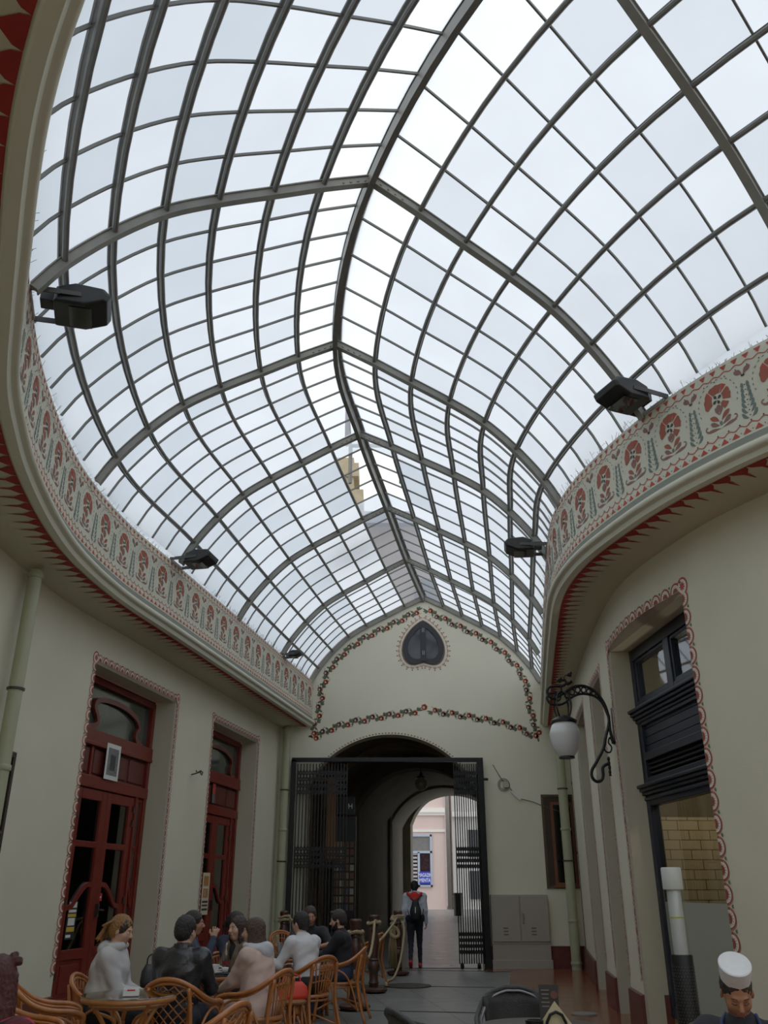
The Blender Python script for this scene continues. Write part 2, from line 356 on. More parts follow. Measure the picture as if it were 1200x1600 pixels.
# ------------------------------------------------------------------ cornices
def swept(mb, C, prof, s0, s1, ds, mi=0, mis=None):
    n = max(2, int((s1-s0)/ds)); S = [s0+(s1-s0)*i/n for i in range(n+1)]; k = len(prof)
    V = [C.pt(s, z, o) for s in S for o, z in prof]
    for j in range(k-1):
        b = [(i*k+j, (i+1)*k+j, (i+1)*k+j+1, i*k+j+1) for i in range(n)]
        if C.side > 0: b = [q[::-1] for q in b]
        base = len(mb.v) if j == 0 else base
        if j == 0: mb.add(V, b, mis[j] if mis else mi)
        else:
            mb.f.extend([tuple(i+base for i in q) for q in b]); mb.m.extend([mis[j] if mis else mi]*len(b))
def cornice(name, C, W, P, label):
    mb = MB()
    prof = [(-.25, 5.97), (.0, 5.97), (.0, ZF0), (.012, ZF0-.005), (.012, 5.075), (.03, 5.07), (.035, 5.05), (.05, 5.045)]
    prof += [(.05+.035*math.sin(a), 5.01+.035*math.cos(a)) for a in [PI*i/8 for i in range(9)]]
    prof += [(.03, 4.965), (.02, 4.945), (.01, ZS), (-.06, ZS-.005), (-.075, ZS+.01), (-.09, ZS+.01)]
    mis = [0]*(len(prof)-1); mis[3] = 1
    swept(mb, C, prof, 0, C.L, .15, mis=mis)
    o = mb.build(name, [M_frz, P_stripe], smooth=math.radians(35), kind='structure', label=label)
    # painted frieze
    pb = MB(); u = frieze_unit(P); n = int(C.L/P); s0 = C.L-n*P
    for k in range(n):
        if C is FL and s0+k*P < 2.0: continue
        paint(pb, shift(u, s0+k*P), lambda x, y: C.pt(x, ZF0+y, .004))
    pb.build('painted_frieze', PAINT, o)
    # soffit between cornice and wall
    sb = MB(); n = int(C.L/.2)
    V = []
    for i in range(n+1):
        s = C.L*i/n; a = C.pt(s, ZS+.008, -.08); q = C.at(s)
        d = np.linalg.norm(W.p-q, axis=1); 
        nn = -C.nrm(s); k = int(np.argmin(d)); w = W.p[k]
        b = q+nn*(d[k]+.02) if d[k] < 1.1 else w
        V += [a, Vector(((a.x*2+b[0])/3, (a.y*2+b[1])/3, ZS+.012)), Vector((b[0], b[1], ZS-.03))]
    F = []
    for i in range(n):
        for j in (0, 1): F.append((i*3+j, i*3+j+1, (i+1)*3+j+1, (i+1)*3+j))
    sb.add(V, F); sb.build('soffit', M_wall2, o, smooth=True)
    rb = MB(); p = .2; un = []
    un.append(([(0.0, 0), (p, 0), (p*.93, .05), (p*.72, .095), (p*.60, .12), (p*.5, .30), (p*.40, .12), (p*.28, .095), (p*.07, .05)], CRI))
    n = int(C.L/p)
    for k in range(n): paint(rb, shift(un, k*p), lambda x, y: C.pt(x, ZS+.004, -.09-y))
    rb.build('painted_petals', PAINT, o)
    return o
trimL = cornice('trim_1', FL, WL, .63, 'long curved cream cornice on the left with a painted flower frieze')
trimR = cornice('trim_2', FR, WR, .60, 'bulging curved cream cornice on the right with a painted flower frieze')
# ------------------------------------------------------------------ side walls with openings
def wall(name, C, openings, depth, label):
    s_br = {0.0, C.L}; 
    for s0, s1, z0, z1 in openings: s_br |= {s0, s1}
    s = 0
    while s < C.L: s_br.add(round(s, 3)); s += .25
    S = sorted(s_br); Z = sorted({0.0, 5.05, 1.0, 2.0, 3.0}|{v for o in openings for v in o[2:]})
    mb = MB(); nz = len(Z); V = [C.pt(a, z) for a in S for z in Z]; F = []
    for i in range(len(S)-1):
        for j in range(nz-1):
            ms, mz = (S[i]+S[i+1])/2, (Z[j]+Z[j+1])/2
            if any(o[0] < ms < o[1] and o[2] < mz < o[3] for o in openings): continue
            q = (i*nz+j, (i+1)*nz+j, (i+1)*nz+j+1, i*nz+j+1); F.append(q[::-1] if C.side > 0 else q)
    mb.add(V, F)
    e = .035
    for s0, s1, z0, z1 in openings:                          # reveals with a small chamfered stucco edge
        A, B = C.pt(s0, 0), C.pt(s1, 0); nA = C.nrm((s0+s1)/2); nA = Vector((nA[0], nA[1], 0)); dn = nA*-depth
        def quad(p, q, r, t, mi): mb.add([p, q, r, t], [(0, 1, 2, 3)], mi)
        up = lambda v, z: Vector((v.x, v.y, z))
        dir_ = (B-A).normalized()
        for P0, sg in ((A, 1), (B, -1)):
            I = P0+dir_*e*sg-nA*e*.6; J = P0+dir_*e*sg+dn
            quad(up(P0, z0), up(P0, z1), up(I, z1-e), up(I, z0), 1); quad(up(I, z0), up(I, z1-e), up(J, z1-e), up(J, z0), 2)
        n = 10
        for i in range(n):
            a, b = C.pt(s0+(s1-s0)*i/n, z1), C.pt(s0+(s1-s0)*(i+1)/n, z1)
            a2 = up(A+dir_*e+(B-A-2*dir_*e)*(i/n)-nA*e*.6, z1-e); b2 = up(A+dir_*e+(B-A-2*dir_*e)*((i+1)/n)-nA*e*.6, z1-e)
            a3 = up(A+dir_*e+(B-A-2*dir_*e)*(i/n)+dn, z1-e); b3 = up(A+dir_*e+(B-A-2*dir_*e)*((i+1)/n)+dn, z1-e)
            quad(a, b, b2, a2, 1); quad(a2, b2, b3, a3, 2)
            if z0 > 0: quad(up(a2, z0), up(b2, z0), up(b3, z0), up(a3, z0), 2); quad(up(a, z0), up(b, z0), up(b2, z0), up(a2, z0), 1)
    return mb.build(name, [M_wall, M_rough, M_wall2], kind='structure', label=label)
OL = [(WL.of_y(11.5), WL.of_y(14.22), 0, 4.36), (WL.of_y(15.9), WL.of_y(18.45), 0, 4.36)]
OR = [(WR.of_y(8.5), WR.of_y(10.95), 0, 4.36), (WR.of_y(11.8), WR.of_y(13.0), 0, 4.28), (WR.of_y(14.1), WR.of_y(15.95), 0, 4.28)]
o = wall('wall_left', WL, OL, .36, 'cream plaster wall on the left with two tall door openings')
o = wall('wall_right', WR, OR, .36, 'cream plaster wall on the right curving past tall window openings')
# painted scalloped borders round the openings
def border(C, op, P, r, ht, name, parent):
    pb = MB(); s0, s1, z0, z1 = op
    L = s1-s0; n = round(L/P); p = L/n
    layers = (scallop_unit, scallop_top, scallop_star, scallop_gap)
    for li, fn_ in enumerate(layers):
        e = .003+.0012*li
        def side_l(x, y): return C.pt(s0-y, x, e)
        def side_r(x, y): return C.pt(s1+y, x, e)
        for k in range(n): paint(pb, shift(fn_(p, r*p/P, ht), s0+k*p), lambda x, y: C.pt(x, z1+y, e))
        m = int((z1-max(z0, .45))/P)
        for k in range(m):
            u = shift(fn_(P, r, ht), z1-(k+1)*P)
            paint(pb, u, side_l); paint(pb, u, side_r)
        for (ss, sg) in ((s0, -1), (s1, 1)):               # corner roundel
            cc = []
            for i in range(18):
                a = 2*PI*i/18; cc.append((math.cos(a), math.sin(a)))
            if li == 0: paint(pb, [([(x*r*1.05, y*ht*.95) for x, y in cc], VIN)], lambda x, y: C.pt(ss+sg*.03+x, z1+.03+y, e-.0005)); paint(pb, [([(x*r, y*ht*.9) for x, y in cc], RED)], lambda x, y: C.pt(ss+sg*.03+x, z1+.03+y, e))
            if li == 1: paint(pb, [([(x*r*.8, y*ht*.72) for x, y in cc], WHT)], lambda x, y: C.pt(ss+sg*.03+x, z1+.03+y, e))
            if li == 2: paint(pb, [drop(0, 0, 2*PI*i/9, ht*.5, r*.2, RED) for i in range(9)], lambda x, y: C.pt(ss+sg*.03+x, z1+.03+y, e))
    return pb.build(name, PAINT, parent)
wl = bpy.data.objects['wall_left']; wr = bpy.data.objects['wall_right']
for op in OL: border(WL, op, .165, .078, .095, 'painted_border', wl)
for i, op in enumerate(OR): border(WR, op, .2 if i == 0 else .17, .092 if i == 0 else .075, .105 if i == 0 else .08, 'painted_border', wr)
# an extra painted roundel column further along the right wall
pb = MB(); s1 = WR.of_y(6.72)
for li, fn_ in enumerate((scallop_unit, scallop_top, scallop_star, scallop_gap)):
    for k in range(17): paint(pb, shift(fn_(.2, .092, .105), 4.36-(k+1)*.2), lambda x, y: WR.pt(s1+y, x, .003+.0012*li))
pb.build('painted_border', PAINT, wr)
# baseboards
def base(name, C, ops, h, label):
    mb = MB(); S = [0.0]
    cuts = sorted([(o[0], o[1]) for o in ops if o[2] == 0]); segs = []; a = 0.0
    for c0, c1 in cuts: segs.append((a, c0)); a = c1
    segs.append((a, C.L))
    for a, b in segs:
        k0 = len(mb.v); swept(mb, C, [(.0, h), (.035, h-.01), (.045, 0)], a, b, .25)
        for s_ in (a, b):
            p = [C.pt(s_, h, 0), C.pt(s_, h-.01, .035), C.pt(s_, 0, .045), C.pt(s_, 0, -.3), C.pt(s_, h, -.3)]; mb.add(p, [(0, 1, 2, 3, 4)])
    return mb.build(name, M_marble, kind='structure', label=label)
base('baseboard_left', WL, OL, .35, 'dark red stone plinth along the left wall')
base('baseboard_right', WR, OR, .42, 'dark red stone plinth along the right wall')
# back and side closure of the arcade behind the viewpoint
mb = MB(); mb.box((1.9, -3.05, 2.55), (13.4, .1, 5.1)); mb.build('wall_back', M_wall, kind='structure', label='plain cream wall at the near end of the arcade')
# ------------------------------------------------------------------ end wall (gable)
AX, AR, AZ = .15, 2.13, 2.62           # arch centre x, radius, centre height
AHW = 1.9
def arch_z(x): return AZ+math.sqrt(max(0, AR**2-(x-AX)**2))
PROF = [(0, 8.06), (.48, 7.83), (.93, 7.59), (1.40, 7.34), (1.83, 7.07), (2.21, 6.71), (2.54, 6.30), (2.72, 5.98)]
PD = np.array([p[0] for p in PROF]); PZ = np.array([p[1] for p in PROF])
RX = .97
PSM = np.array(crom(PROF, 6)+[(3.4, 5.99)])
def prof_z(d): return float(np.interp(abs(d), PSM[:, 0], PSM[:, 1]))
def gable_top(x): return prof_z(x-RX)+.02 if abs(x-RX) <= 2.72 else 5.96
xs = sorted(set([round(-2.7+i*.1, 3) for i in range(73)]+[AX-AHW, AX+AHW]+[AX-AHW+2*AHW*i/40 for i in range(41)]))
mb = MB()
for a, b in zip(xs[:-1], xs[1:]):
    m = (a+b)/2; ins = abs(m-AX) < AHW; za, zb = (arch_z(a), arch_z(b)) if ins else (0, 0)
    mb.add([(a, D, za), (b, D, zb), (b, D, gable_top(b)), (a, D, gable_top(a))], [(0, 1, 2, 3)])
    if ins: mb.add([(a, D, za), (b, D, zb), (b, D+.45, zb), (a, D+.45, za)], [(0, 1, 2, 3)], 1)
for sg in (-1, 1):
    x = AX+sg*AHW; mb.add([(x, D, 0), (x, D, arch_z(x)), (x+.163*.45, D+.45, arch_z(x)), (x+.163*.45, D+.45, 0)], [(0, 1, 2, 3)], 1)
endw = mb.build('wall_end', [M_gable, M_wall2], kind='structure', label='cream gable end wall with an archway and painted flower garlands')
# window recess strip + plinth of end wall
mb = MB(); mb.box((4.5, D-.02, .21), (2.1, .05, .42)); mb.box((2.22, D-.02, .21), (.12, .05, .42)); mb.build('baseboard_end', M_marble, kind='structure', label='dark red stone plinth at the foot of the end wall')
# garland
def flower(x, y, ci, r=.058):
    o = []
    for i in range(6):
        a = 2*PI*i/6+.3; o.append(circ(x+r*.55*math.cos(a), y+r*.55*math.sin(a), r*.55, ci, 8))
    return o
def flower2(x, y, ci, r=.052): return [circ(x-.01, y-.006, r*.42, WHT, 8), circ(x-.006, y-.004, r*.2, ci, 6)]
def garland(px, step=.205, start=0):
    P = np.array(crom(px, 12)); d = np.linalg.norm(np.diff(P, axis=0), axis=1); S = np.concatenate([[0], np.cumsum(d)]); L = S[-1]
    at = lambda s: np.array([np.interp(s, S, P[:, 0]), np.interp(s, S, P[:, 1])])
    n = round(L/step); st = L/n; o = []; top = []
    W = []
    for i in range(int(L/.03)+1):
        s = i*.03; t = at(min(s+.02, L))-at(max(s-.02, 0)); t /= np.linalg.norm(t); nn = np.array([-t[1], t[0]]); W.append(at(s)+nn*.03*math.sin(PI*s/st))
    o += stroke(W, .014, VIN)
    for k in range(n):
        s = (k+.5)*st; t = at(min(s+.02, L))-at(max(s-.02, 0)); t /= np.linalg.norm(t); nn = np.array([-t[1], t[0]]); a = math.atan2(t[1], t[0]); sg = 1 if k % 2 else -1
        c = at(s)+nn*sg*.035; ci = (ORG, P_dk)[k % 2]
        for q, (da, l, w) in enumerate(((.9, .12, .05), (.35, .13, .045), (1.5, .10, .045))):
            b = at(s)+t*.055; o.append(drop(b[0], b[1], a-sg*da, l, w, GRN, curl=sg*.25))
        b = at(s)-t*.05; o.append(drop(b[0], b[1], a+PI+sg*.7, .10, .05, GRN, curl=sg*.2))
        for q in (0, 1): o.append(circ(*(at(s)+t*(.05+.03*q)+nn*sg*(.085+.01*q)), .011, DRK if k % 2 else GRN, 5))
        o += flower(c[0], c[1], ci); top += flower2(c[0], c[1], ci)
    return o, top
P_dk = MAU
PX = [(487, 1152), (491, 1138), (496, 1124), (499, 1108), (501.6, 1094), (502, 1078), (508, 1063), (514, 1047), (525, 1035), (535, 1023), (547, 1013), (559, 1004), (572, 996), (586, 988.5), (600, 982), (614, 975), (628, 968), (641, 961), (656, 953)]
PB = [(487, 1154), (500, 1148), (513, 1141), (541, 1131), (571, 1124.5), (602, 1119), (633, 1114), (655, 1111)]
up_ = [(at_depth(x, y, D).x, at_depth(x, y, D).z) for x, y in PX]; lo_ = [(at_depth(x, y, D).x, at_depth(x, y, D).z) for x, y in PB]
mir = lambda Q: [(2*(RX-.02)-x, z) for x, z in Q]
pb = MB()
for Q in (up_, mir(up_), lo_, mir(lo_)):
    a, b = garland(Q); paint(pb, a, lambda x, y: (x, D-.004, y)); paint(pb, b, lambda x, y: (x, D-.0055, y))
c = at_depth(663, 1105, D); paint(pb, flower(c.x, c.z, ORG, .07), lambda x, y: (x, D-.006, y)); paint(pb, flower2(c.x, c.z, ORG, .07), lambda x, y: (x, D-.0075, y))
# scalloped line along the arch
n = 64
for i in range(n):
    a0 = math.asin(-AHW/AR)+2*math.asin(AHW/AR)*(i+.5)/n
    cx, cz = AX+(AR+.03)*math.sin(a0), AZ+(AR+.03)*math.cos(a0)
    pb.add([(cx+.022*math.cos(q), D-.004, cz+.016*math.sin(q)) for q in [2*PI*j/8 for j in range(8)]], [tuple(range(8))], MAU)
pb.build('painted_garland', PAINT, endw)
# ------------------------------------------------------------------ heart window
hc = at_depth(662.5, 1005, D)
def heart(sc=1.0, n=14):
    R_ = [(0, .60), (.10, .545), (.235, .43), (.36, .27), (.445, .09), (.47, -.10), (.43, -.27), (.33, -.385), (.20, -.41), (.09, -.385), (0, -.36)]
    r = crom(R_, 5); r = [tuple(p) for p in r]
    full = r+[(-x, z) for x, z in reversed(r[1:-1])]
    return [(x*sc, (z-.05)*sc+.05) for x, z in full]
hw = empty('window_1', (hc.x-.02, D, hc.z-.08), kind='structure', label='small navy heart-shaped window high in the gable')
def rim(mb, A, B, y0, y1, mi=0):
    n = len(A)
    for i in range(n):
        j = (i+1) % n; a, b, c_, d_ = A[i], A[j], B[j], B[i]
        mb.add([(a[0], y0, a[1]), (b[0], y0, b[1]), (c_[0], y0, c_[1]), (d_[0], y0, d_[1])], [(3, 2, 1, 0)], mi)
        mb.add([(a[0], y0, a[1]), (b[0], y0, b[1]), (b[0], y1, b[1]), (a[0], y1, a[1])], [(0, 1, 2, 3)], mi)
        mb.add([(d_[0], y0, d_[1]), (c_[0], y0, c_[1]), (c_[0], y1, c_[1]), (d_[0], y1, d_[1])], [(0, 1, 2, 3)], mi)
mb = MB(); rim(mb, heart(1.04), heart(.78), -.05, .0); mb.bbox((-.065, -.06, -.36), (.065, 0, .56)); mb.build('window_frame', mat('blue_black_frame', (9, 12, 22), .5), hw)
mb = MB()
for zz in (.38, -.17):
    for xx in (-.018, .018): mb.bbox((xx-.007, -.075, zz-.05), (xx+.007, -.06, zz+.05))
mb.build('hinge', mat('dull_metal', (140, 140, 135), .4, metal=.6), hw)
mb = MB(); H_ = heart(.80); mb.add([(x, -.012, z) for x, z in H_], [tuple(range(len(H_)))]); mb.build('pane', mat('smoky_window_pane', (58, 62, 68), .12, var=.5, scale=2.5), hw)
mb = MB()
H1, H2, H3, H4 = heart(1.10), heart(1.05), heart(1.27), heart(1.23)
for i in range(0, len(H1)):
    j = (i+1) % len(H1)
    mb.add([(H1[i][0], -.004, H1[i][1]), (H1[j][0], -.004, H1[j][1]), (H2[j][0], -.004, H2[j][1]), (H2[i][0], -.004, H2[i][1])], [(0, 1, 2, 3)], 2)
S = np.array(heart(1.19)+[heart(1.19)[0]]); d = np.linalg.norm(np.diff(S, axis=0), axis=1); cs = np.concatenate([[0], np.cumsum(d)])
n = 34
for k in range(n):
    s = cs[-1]*(k+.5)/n; p = np.array([np.interp(s, cs, S[:, 0]), np.interp(s, cs, S[:, 1])]); q = np.array([np.interp(s+.02, cs, S[:, 0]), np.interp(s+.02, cs, S[:, 1])])-p
    a = math.atan2(q[1], q[0])+PI/2
    for b in band(p[0], p[1], .035, .046, a-1.4, a+1.4, RED, 6): mb.add([(x, -.005, y) for x, y in b[0]], [(0, 1, 2, 3)], RED)
    for b in band(p[0], p[1], .014, .024, a-1.4, a+1.4, RED, 4): mb.add([(x, -.005, y) for x, y in b[0]], [(0, 1, 2, 3)], MAU)
    t = drop(p[0]+.052*math.cos(a), p[1]+.052*math.sin(a), a, .04, .03, RED); mb.add([(x, -.005, y) for x, y in t[0]], [tuple(range(len(t[0])))], CRI)
mb.build('painted_border', PAINT, hw)
# ------------------------------------------------------------------ glazed vault: a ceiling of ribs, purlins, glazing bars and panes
RIBS = [((5.0, -2.6), (6.6, .0), (8.2, 2.7)), ((1.9, -.75), (3.6, 1.55), (5.4, 4.0)), ((-.98, 1.98), (1.22, 3.86), (3.57, 5.81)), ((-2.86, 5.6), (-.12, 6.52), (2.70, 7.68)), ((-3.45, 9.2), (-.62, 9.34), (2.26, 9.86)),
        ((-3.06, 12.0), (-.37, 11.76), (2.42, 11.7)), ((-2.64, 14.85), (.07, 14.58), (2.82, 14.52)), ((-2.18, 17.6), (.5, 17.33), (3.22, 17.35)), ((-1.75, 20.0), (.97, 20.0), (3.69, 20.0))]
NR = len(RIBS)
FLAT = np.array([[*a, *b, *c] for a, b, c in RIBS])
def rib_at(u):
    "u: station along the ribs (0..NR-1), smooth"
    i = min(int(u), NR-2); t = u-i
    g = lambda k: FLAT[k] if 0 <= k < NR else (2*FLAT[0]-FLAT[1] if k < 0 else 2*FLAT[-1]-FLAT[-2])
    p0, p1, p2, p3 = g(i-1), g(i), g(i+1), g(i+2)
    return .5*((2*p1)+(-p0+p2)*t+(2*p0-5*p1+4*p2-p3)*t*t+(-p0+3*p1-3*p2+p3)*t**3)
def roof(u, d, dz=0.0):
    "d in -2.72..2.72 across (left negative)"
    r = rib_at(u); e = r[0:2] if d < 0 else r[4:6]; m = r[2:4]; f = abs(d)/2.72; p = m+(e-m)*f
    z = prof_z(d)
    if dz:
        g = 0 if abs(d) > 2.8 else (prof_z(min(abs(d)+.05, 2.72))-prof_z(max(abs(d)-.05, 0)))/.1; l = math.sqrt(1+g*g); n2 = (e-m)/max(np.linalg.norm(e-m), 1e-6)
        p = p+n2*(-g/l)*dz; z += dz/l
    return Vector((p[0], p[1], z))
ceil_ = empty('ceiling', (0, 0, 0), kind='structure', label='curved pitched glass vault of frosted panes on grey painted steel ribs')
DK = [.0, .48, .93, 1.40, 1.83, 2.21, 2.54]
rect = lambda w, h: [(-w/2, -h/2), (w/2, -h/2), (w/2, h/2), (-w/2, h/2)]
for i in range(NR):
    mb = MB()
    for sg in (-1, 1):
        ds = [2.72*k/30 for k in range(31)]; pts = [roof(i, sg*max(d, .001), -.042) for d in ds]
        r = rib_at(i); ax = Vector((r[4]-r[0], r[5]-r[1], 0)).normalized(); side = Vector((-ax.y, ax.x, 0))
        mb.sweep(pts, rect(.05, .075) if i < NR-1 else rect(.08, .09), up=list([Vector((0, 0, 1))]*31))
        for d in ds[::2]: pass
        pts = [roof(i, sg*max(d, .001), .0) for d in ds]; mb.sweep(pts, rect(.08, .012), up=Vector((0, 0, 1)))
        pts = [roof(i, sg*max(d, .001), -.085) for d in ds]; mb.sweep(pts, rect(.072, .012), up=Vector((0, 0, 1)))
        # bolted plate near the ridge
        for d in (.10, .17, .24, .31):
            q = roof(i, sg*d, -.06); mb.ell(q-side*.03, (.014, .014, .014), 6, 4); mb.ell(q+side*.03, (.014, .014, .014), 6, 4)
    mb.build('arched_rib', [M_steel], ceil_, smooth=math.radians(30))
US = [1+(NR-2)*k/(8*(NR-2)) for k in range(8*(NR-2)+1)]
US = [k/8 for k in range(0, 8*(NR-1)+1)]
mb = MB(); mb.sweep([roof(u, .0001, -.08) for u in US], rect(.06, .15), up=Vector((0, 0, 1))); mb.sweep([roof(u, .0001, .03) for u in US], rect(.13, .02), up=Vector((0, 0, 1)))
mb.build('ridge_beam', [M_steel2], ceil_, smooth=math.radians(30))
for sg in (-1, 1):
    for d in DK[1:]:
        mb = MB(); ups = []
        P = [roof(u, sg*d, -.025) for u in US]; U = [(roof(u, sg*d, .1)-roof(u, sg*d, 0)) for u in US]
        mb.sweep(P, [(.026*math.cos(2*PI*q/8), .028*math.sin(2*PI*q/8)-.008) for q in range(8)], up=U)
        mb.sweep([roof(u, sg*d, .022) for u in US], rect(.05, .014), up=U)
        mb.build('purlin', [M_steel2], ceil_, smooth=math.radians(40))
# number of panes per bay on each side
NL = [5, 6, 7, 7, 6, 5, 5, 6]; NRt = [4, 5, 5, 5, 6, 5, 5, 5]
G_w = frosted('milky_glass_clean', (246, 250, 255)); G_a = frosted('milky_glass', (220, 225, 231)); G_b = frosted('milky_glass_grey_shaded', (208, 214, 221)); G_c = frosted('milky_glass_shaded_doubled', (192, 200, 208)); G_d = frosted('milky_glass_thin', (205, 214, 222), .35)  # greyer tones carry the weaker light of the low left bands; also doubled panes
G_clr = frosted('dusty_clear_glass', (190, 196, 206), .68)
GM = [G_w, G_a, G_b, G_c, G_d, G_clr]
DE = DK+[2.72, 3.25]
rnd = random.Random(3)
mbars = MB()
for i in range(NR-1):
    for sg, cnt in ((-1, NL[i]), (1, NRt[i])):
        mb = MB(); gb = MB()
        for k in range(cnt):
            u0, u1 = i+k/cnt, i+(k+1)/cnt
            for j in range(8):
                d0, d1 = DE[j], DE[j+1]
                if j == 0:
                    mi = 0
                    if i == 5 and cnt > 4 and 0 < k < cnt-1: continue      # panes taken out
                    if i == 5: mi = 4
                    if i in (6, 7): mi = 5
                    if i == 4 and k >= cnt-2: mi = 5
                else:
                    mi = rnd.choice([1, 1, 2] if j < 4 else [1, 2, 2]) if sg > 0 else rnd.choice([1, 1, 2] if j < 3 else ([2, 2, 3] if j < 5 else [3, 3, 2]))  # low left bands turn greyer: less light there, put into the pane colour
                    if j == 1 and i == 5 and 0 < k < cnt-1: mi = 3
                nn = 3; V = []; F = []
                for a in range(nn+1):
                    dd = d0+(d1-d0)*a/nn; dd = max(dd, .001); V += [roof(u0, sg*dd, .04), roof((u0+u1)/2, sg*dd, .04), roof(u1, sg*dd, .04)]
                for a in range(nn):
                    for b in (0, 1): F.append((a*3+b, a*3+b+1, a*3+b+4, a*3+b+3))
                mb.add(V, F, mi)
            if k:
                ds = [max(2.72*q/24, .03) for q in range(25)]; U = [roof(u0, sg*d, .1)-roof(u0, sg*d, 0) for d in ds]
                gb.sweep([roof(u0, sg*d, .02) for d in ds], rect(.017, .026), up=U)
        gb.build('glazing_bars', [M_steel2], ceil_, smooth=math.radians(30)); mb.build('glass_panel', GM, ceil_, smooth=True)
# lower side strip closing eave to cornice
# cast iron spikes against birds, twiggy wires standing on both cornices
for C, nm, lb in ((FL, 'bird_spikes', 'thin twiggy wire spikes along the top of the left cornice'), (FR, 'bird_spikes', 'thin twiggy wire spikes along the top of the right cornice')):
    mb = MB(); s = 3.0
    while s < C.L-.3:
        for q in range(2):
            b = C.pt(s+rnd.uniform(-.03, .03), 5.96, -.03); t = b+Vector((rnd.uniform(-.07, .07), rnd.uniform(-.07, .07), rnd.uniform(.06, .13)))
            mb.bar(b, t, .003, .003)
            if rnd.random() < .4: mb.bar(b*.4+t*.6, b*.4+t*.6+Vector((rnd.uniform(-.04, .04), rnd.uniform(-.04, .04), .03)), .0025, .0025)
        s += .085
    mb.build(nm, [mat('rusty_wire', (82, 72, 64), .7, var=.2)], kind='stuff', label=lb, cat='bird spikes')
# ------------------------------------------------------------------ floors
M_slab = brickmat('grey_stone_slabs', (108, 110, 106), (122, 122, 117), (60, 60, 57), 1.1, .72, .008, rot=math.radians(81.5), rough=.38, loc=(.25, .1, 0))
M_tile = brickmat('brown_polished_tiles', (118, 66, 44), (132, 76, 52), (58, 36, 27), .8, .8, .007, rot=math.radians(81.5), rough=.16, spec=.6)
def bx_(y): return 2.43+(y-18.63)*.146          # seam between grey slabs and brown tiles
mb = MB(); Y = [-3, 0, 4, 8, 12, 16, D]
mb.add([(-5, -3, 0), (9, -3, 0), (9, D+.2, 0), (-5, D+.2, 0)], [(0, 1, 2, 3)]); fl = mb.build('floor', M_slab, kind='structure', label='worn grey stone slab floor of the arcade')
mb = MB(); mb.add([(bx_(-2.9), -2.9, .004), (8.6, -2.9, .004), (4.4, D, .004), (2.0, D, .004), (2.0, 19.2, .004), (bx_(19.2), 19.2, .004)], [(0, 1, 2, 3, 4, 5)])
mb.build('brown_tile_strip', M_tile, fl)
mb = MB()
for y in (3.2, 6.6, 9.9, 13.15, 16.45, 19.6):
    for dy in (0,): mb.bar((-4.2, y+.17*4.2+.12, .003), (bx_(y), y-.17*bx_(y)+.12, .003), .035, .006)
mb.build('floor_joint', mat('dark_joint', (44, 44, 42), .8), fl)
# sloping passage floor beyond the gate
def tc(y): return AX+.163*(y-D)
def tz(y): return 0 if y < 21 else (y-21)*.035
mb = MB(); ys = [D, 21, 24, 28, 32, 36, 41]; V = []
for y in ys: V += [(tc(y)-3.2, y, tz(y)), (tc(y)+4.5, y, tz(y))]
mb.add(V, [(2*i, 2*i+1, 2*i+3, 2*i+2) for i in range(len(ys)-1)]); mb.build('floor_passage', brickmat('passage_slabs', (104, 106, 104), (118, 119, 116), (66, 66, 64), 1.1, .7, .008, rot=math.radians(81.5), rough=.3), kind='structure', label='sloping grey slab floor of the vaulted passage')
# ------------------------------------------------------------------ vaulted passage
M_tun = mat('dim_umber_vault_plaster', (88, 70, 50), .9, var=.25, scale=1.5)  # dim ambient of the near vault put into a darker albedo
M_tun2 = mat('lit_cream_vault_plaster', (150, 144, 128), .9, var=.15, scale=1.2)  # lighter cream albedo for the far half, where the light enters
def tunnel(name, y0, y1, hw, R, zc, m, label, n=6):
    mb = MB(); xs = [-hw+2*hw*i/24 for i in range(25)]; prof = [(-hw, -.2)]+[(x, zc+math.sqrt(max(R*R-x*x, 0))) for x in xs]+[(hw, -.2)]
    V = []; 
    for i in range(n+1):
        y = y0+(y1-y0)*i/n; V += [(tc(y)+x, y, z) for x, z in prof]
    k = len(prof); mb.add(V, [(i*k+j, i*k+j+1, (i+1)*k+j+1, (i+1)*k+j) for i in range(n) for j in range(k-1)])
    return mb.build(name, m, kind='structure', smooth=math.radians(40), label=label)
def ring(mb, y0, y1, hw, R, zc, hw2, R2, zc2, mi=0):
    "arch ring: inner profile hw,R,zc  outer profile hw2,R2,zc2 between y0 and y1"
    A = [(-hw, -.1)]+[(-hw+2*hw*i/24, zc+math.sqrt(max(R*R-(-hw+2*hw*i/24)**2, 0))) for i in range(25)]+[(hw, -.1)]
    B = [(-hw2, -.1)]+[(-hw2+2*hw2*i/24, zc2+math.sqrt(max(R2*R2-(-hw2+2*hw2*i/24)**2, 0))) for i in range(25)]+[(hw2, -.1)]
    for y in (y0, y1):
        c = tc(y)
        for i in range(len(A)-1): mb.add([(c+A[i][0], y, A[i][1]), (c+A[i+1][0], y, A[i+1][1]), (c+B[i+1][0], y, B[i+1][1]), (c+B[i][0], y, B[i][1])], [(0, 1, 2, 3)], mi)
    for i in range(len(A)-1): mb.add([(tc(y0)+A[i][0], y0, A[i][1]), (tc(y0)+A[i+1][0], y0, A[i+1][1]), (tc(y1)+A[i+1][0], y1, A[i+1][1]), (tc(y1)+A[i][0], y1, A[i][1])], [(0, 1, 2, 3)], mi)
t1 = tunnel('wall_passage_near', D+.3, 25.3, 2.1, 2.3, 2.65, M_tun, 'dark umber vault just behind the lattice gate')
mb = MB(); ring(mb, 22.4, 22.8, 1.98, 2.2, 2.60, 2.15, 2.35, 2.65); ring(mb, 25.0, 25.7, 1.78, 1.98, 2.66, 2.3, 2.5, 2.7); mb.build('vault_arch', M_tun, t1)
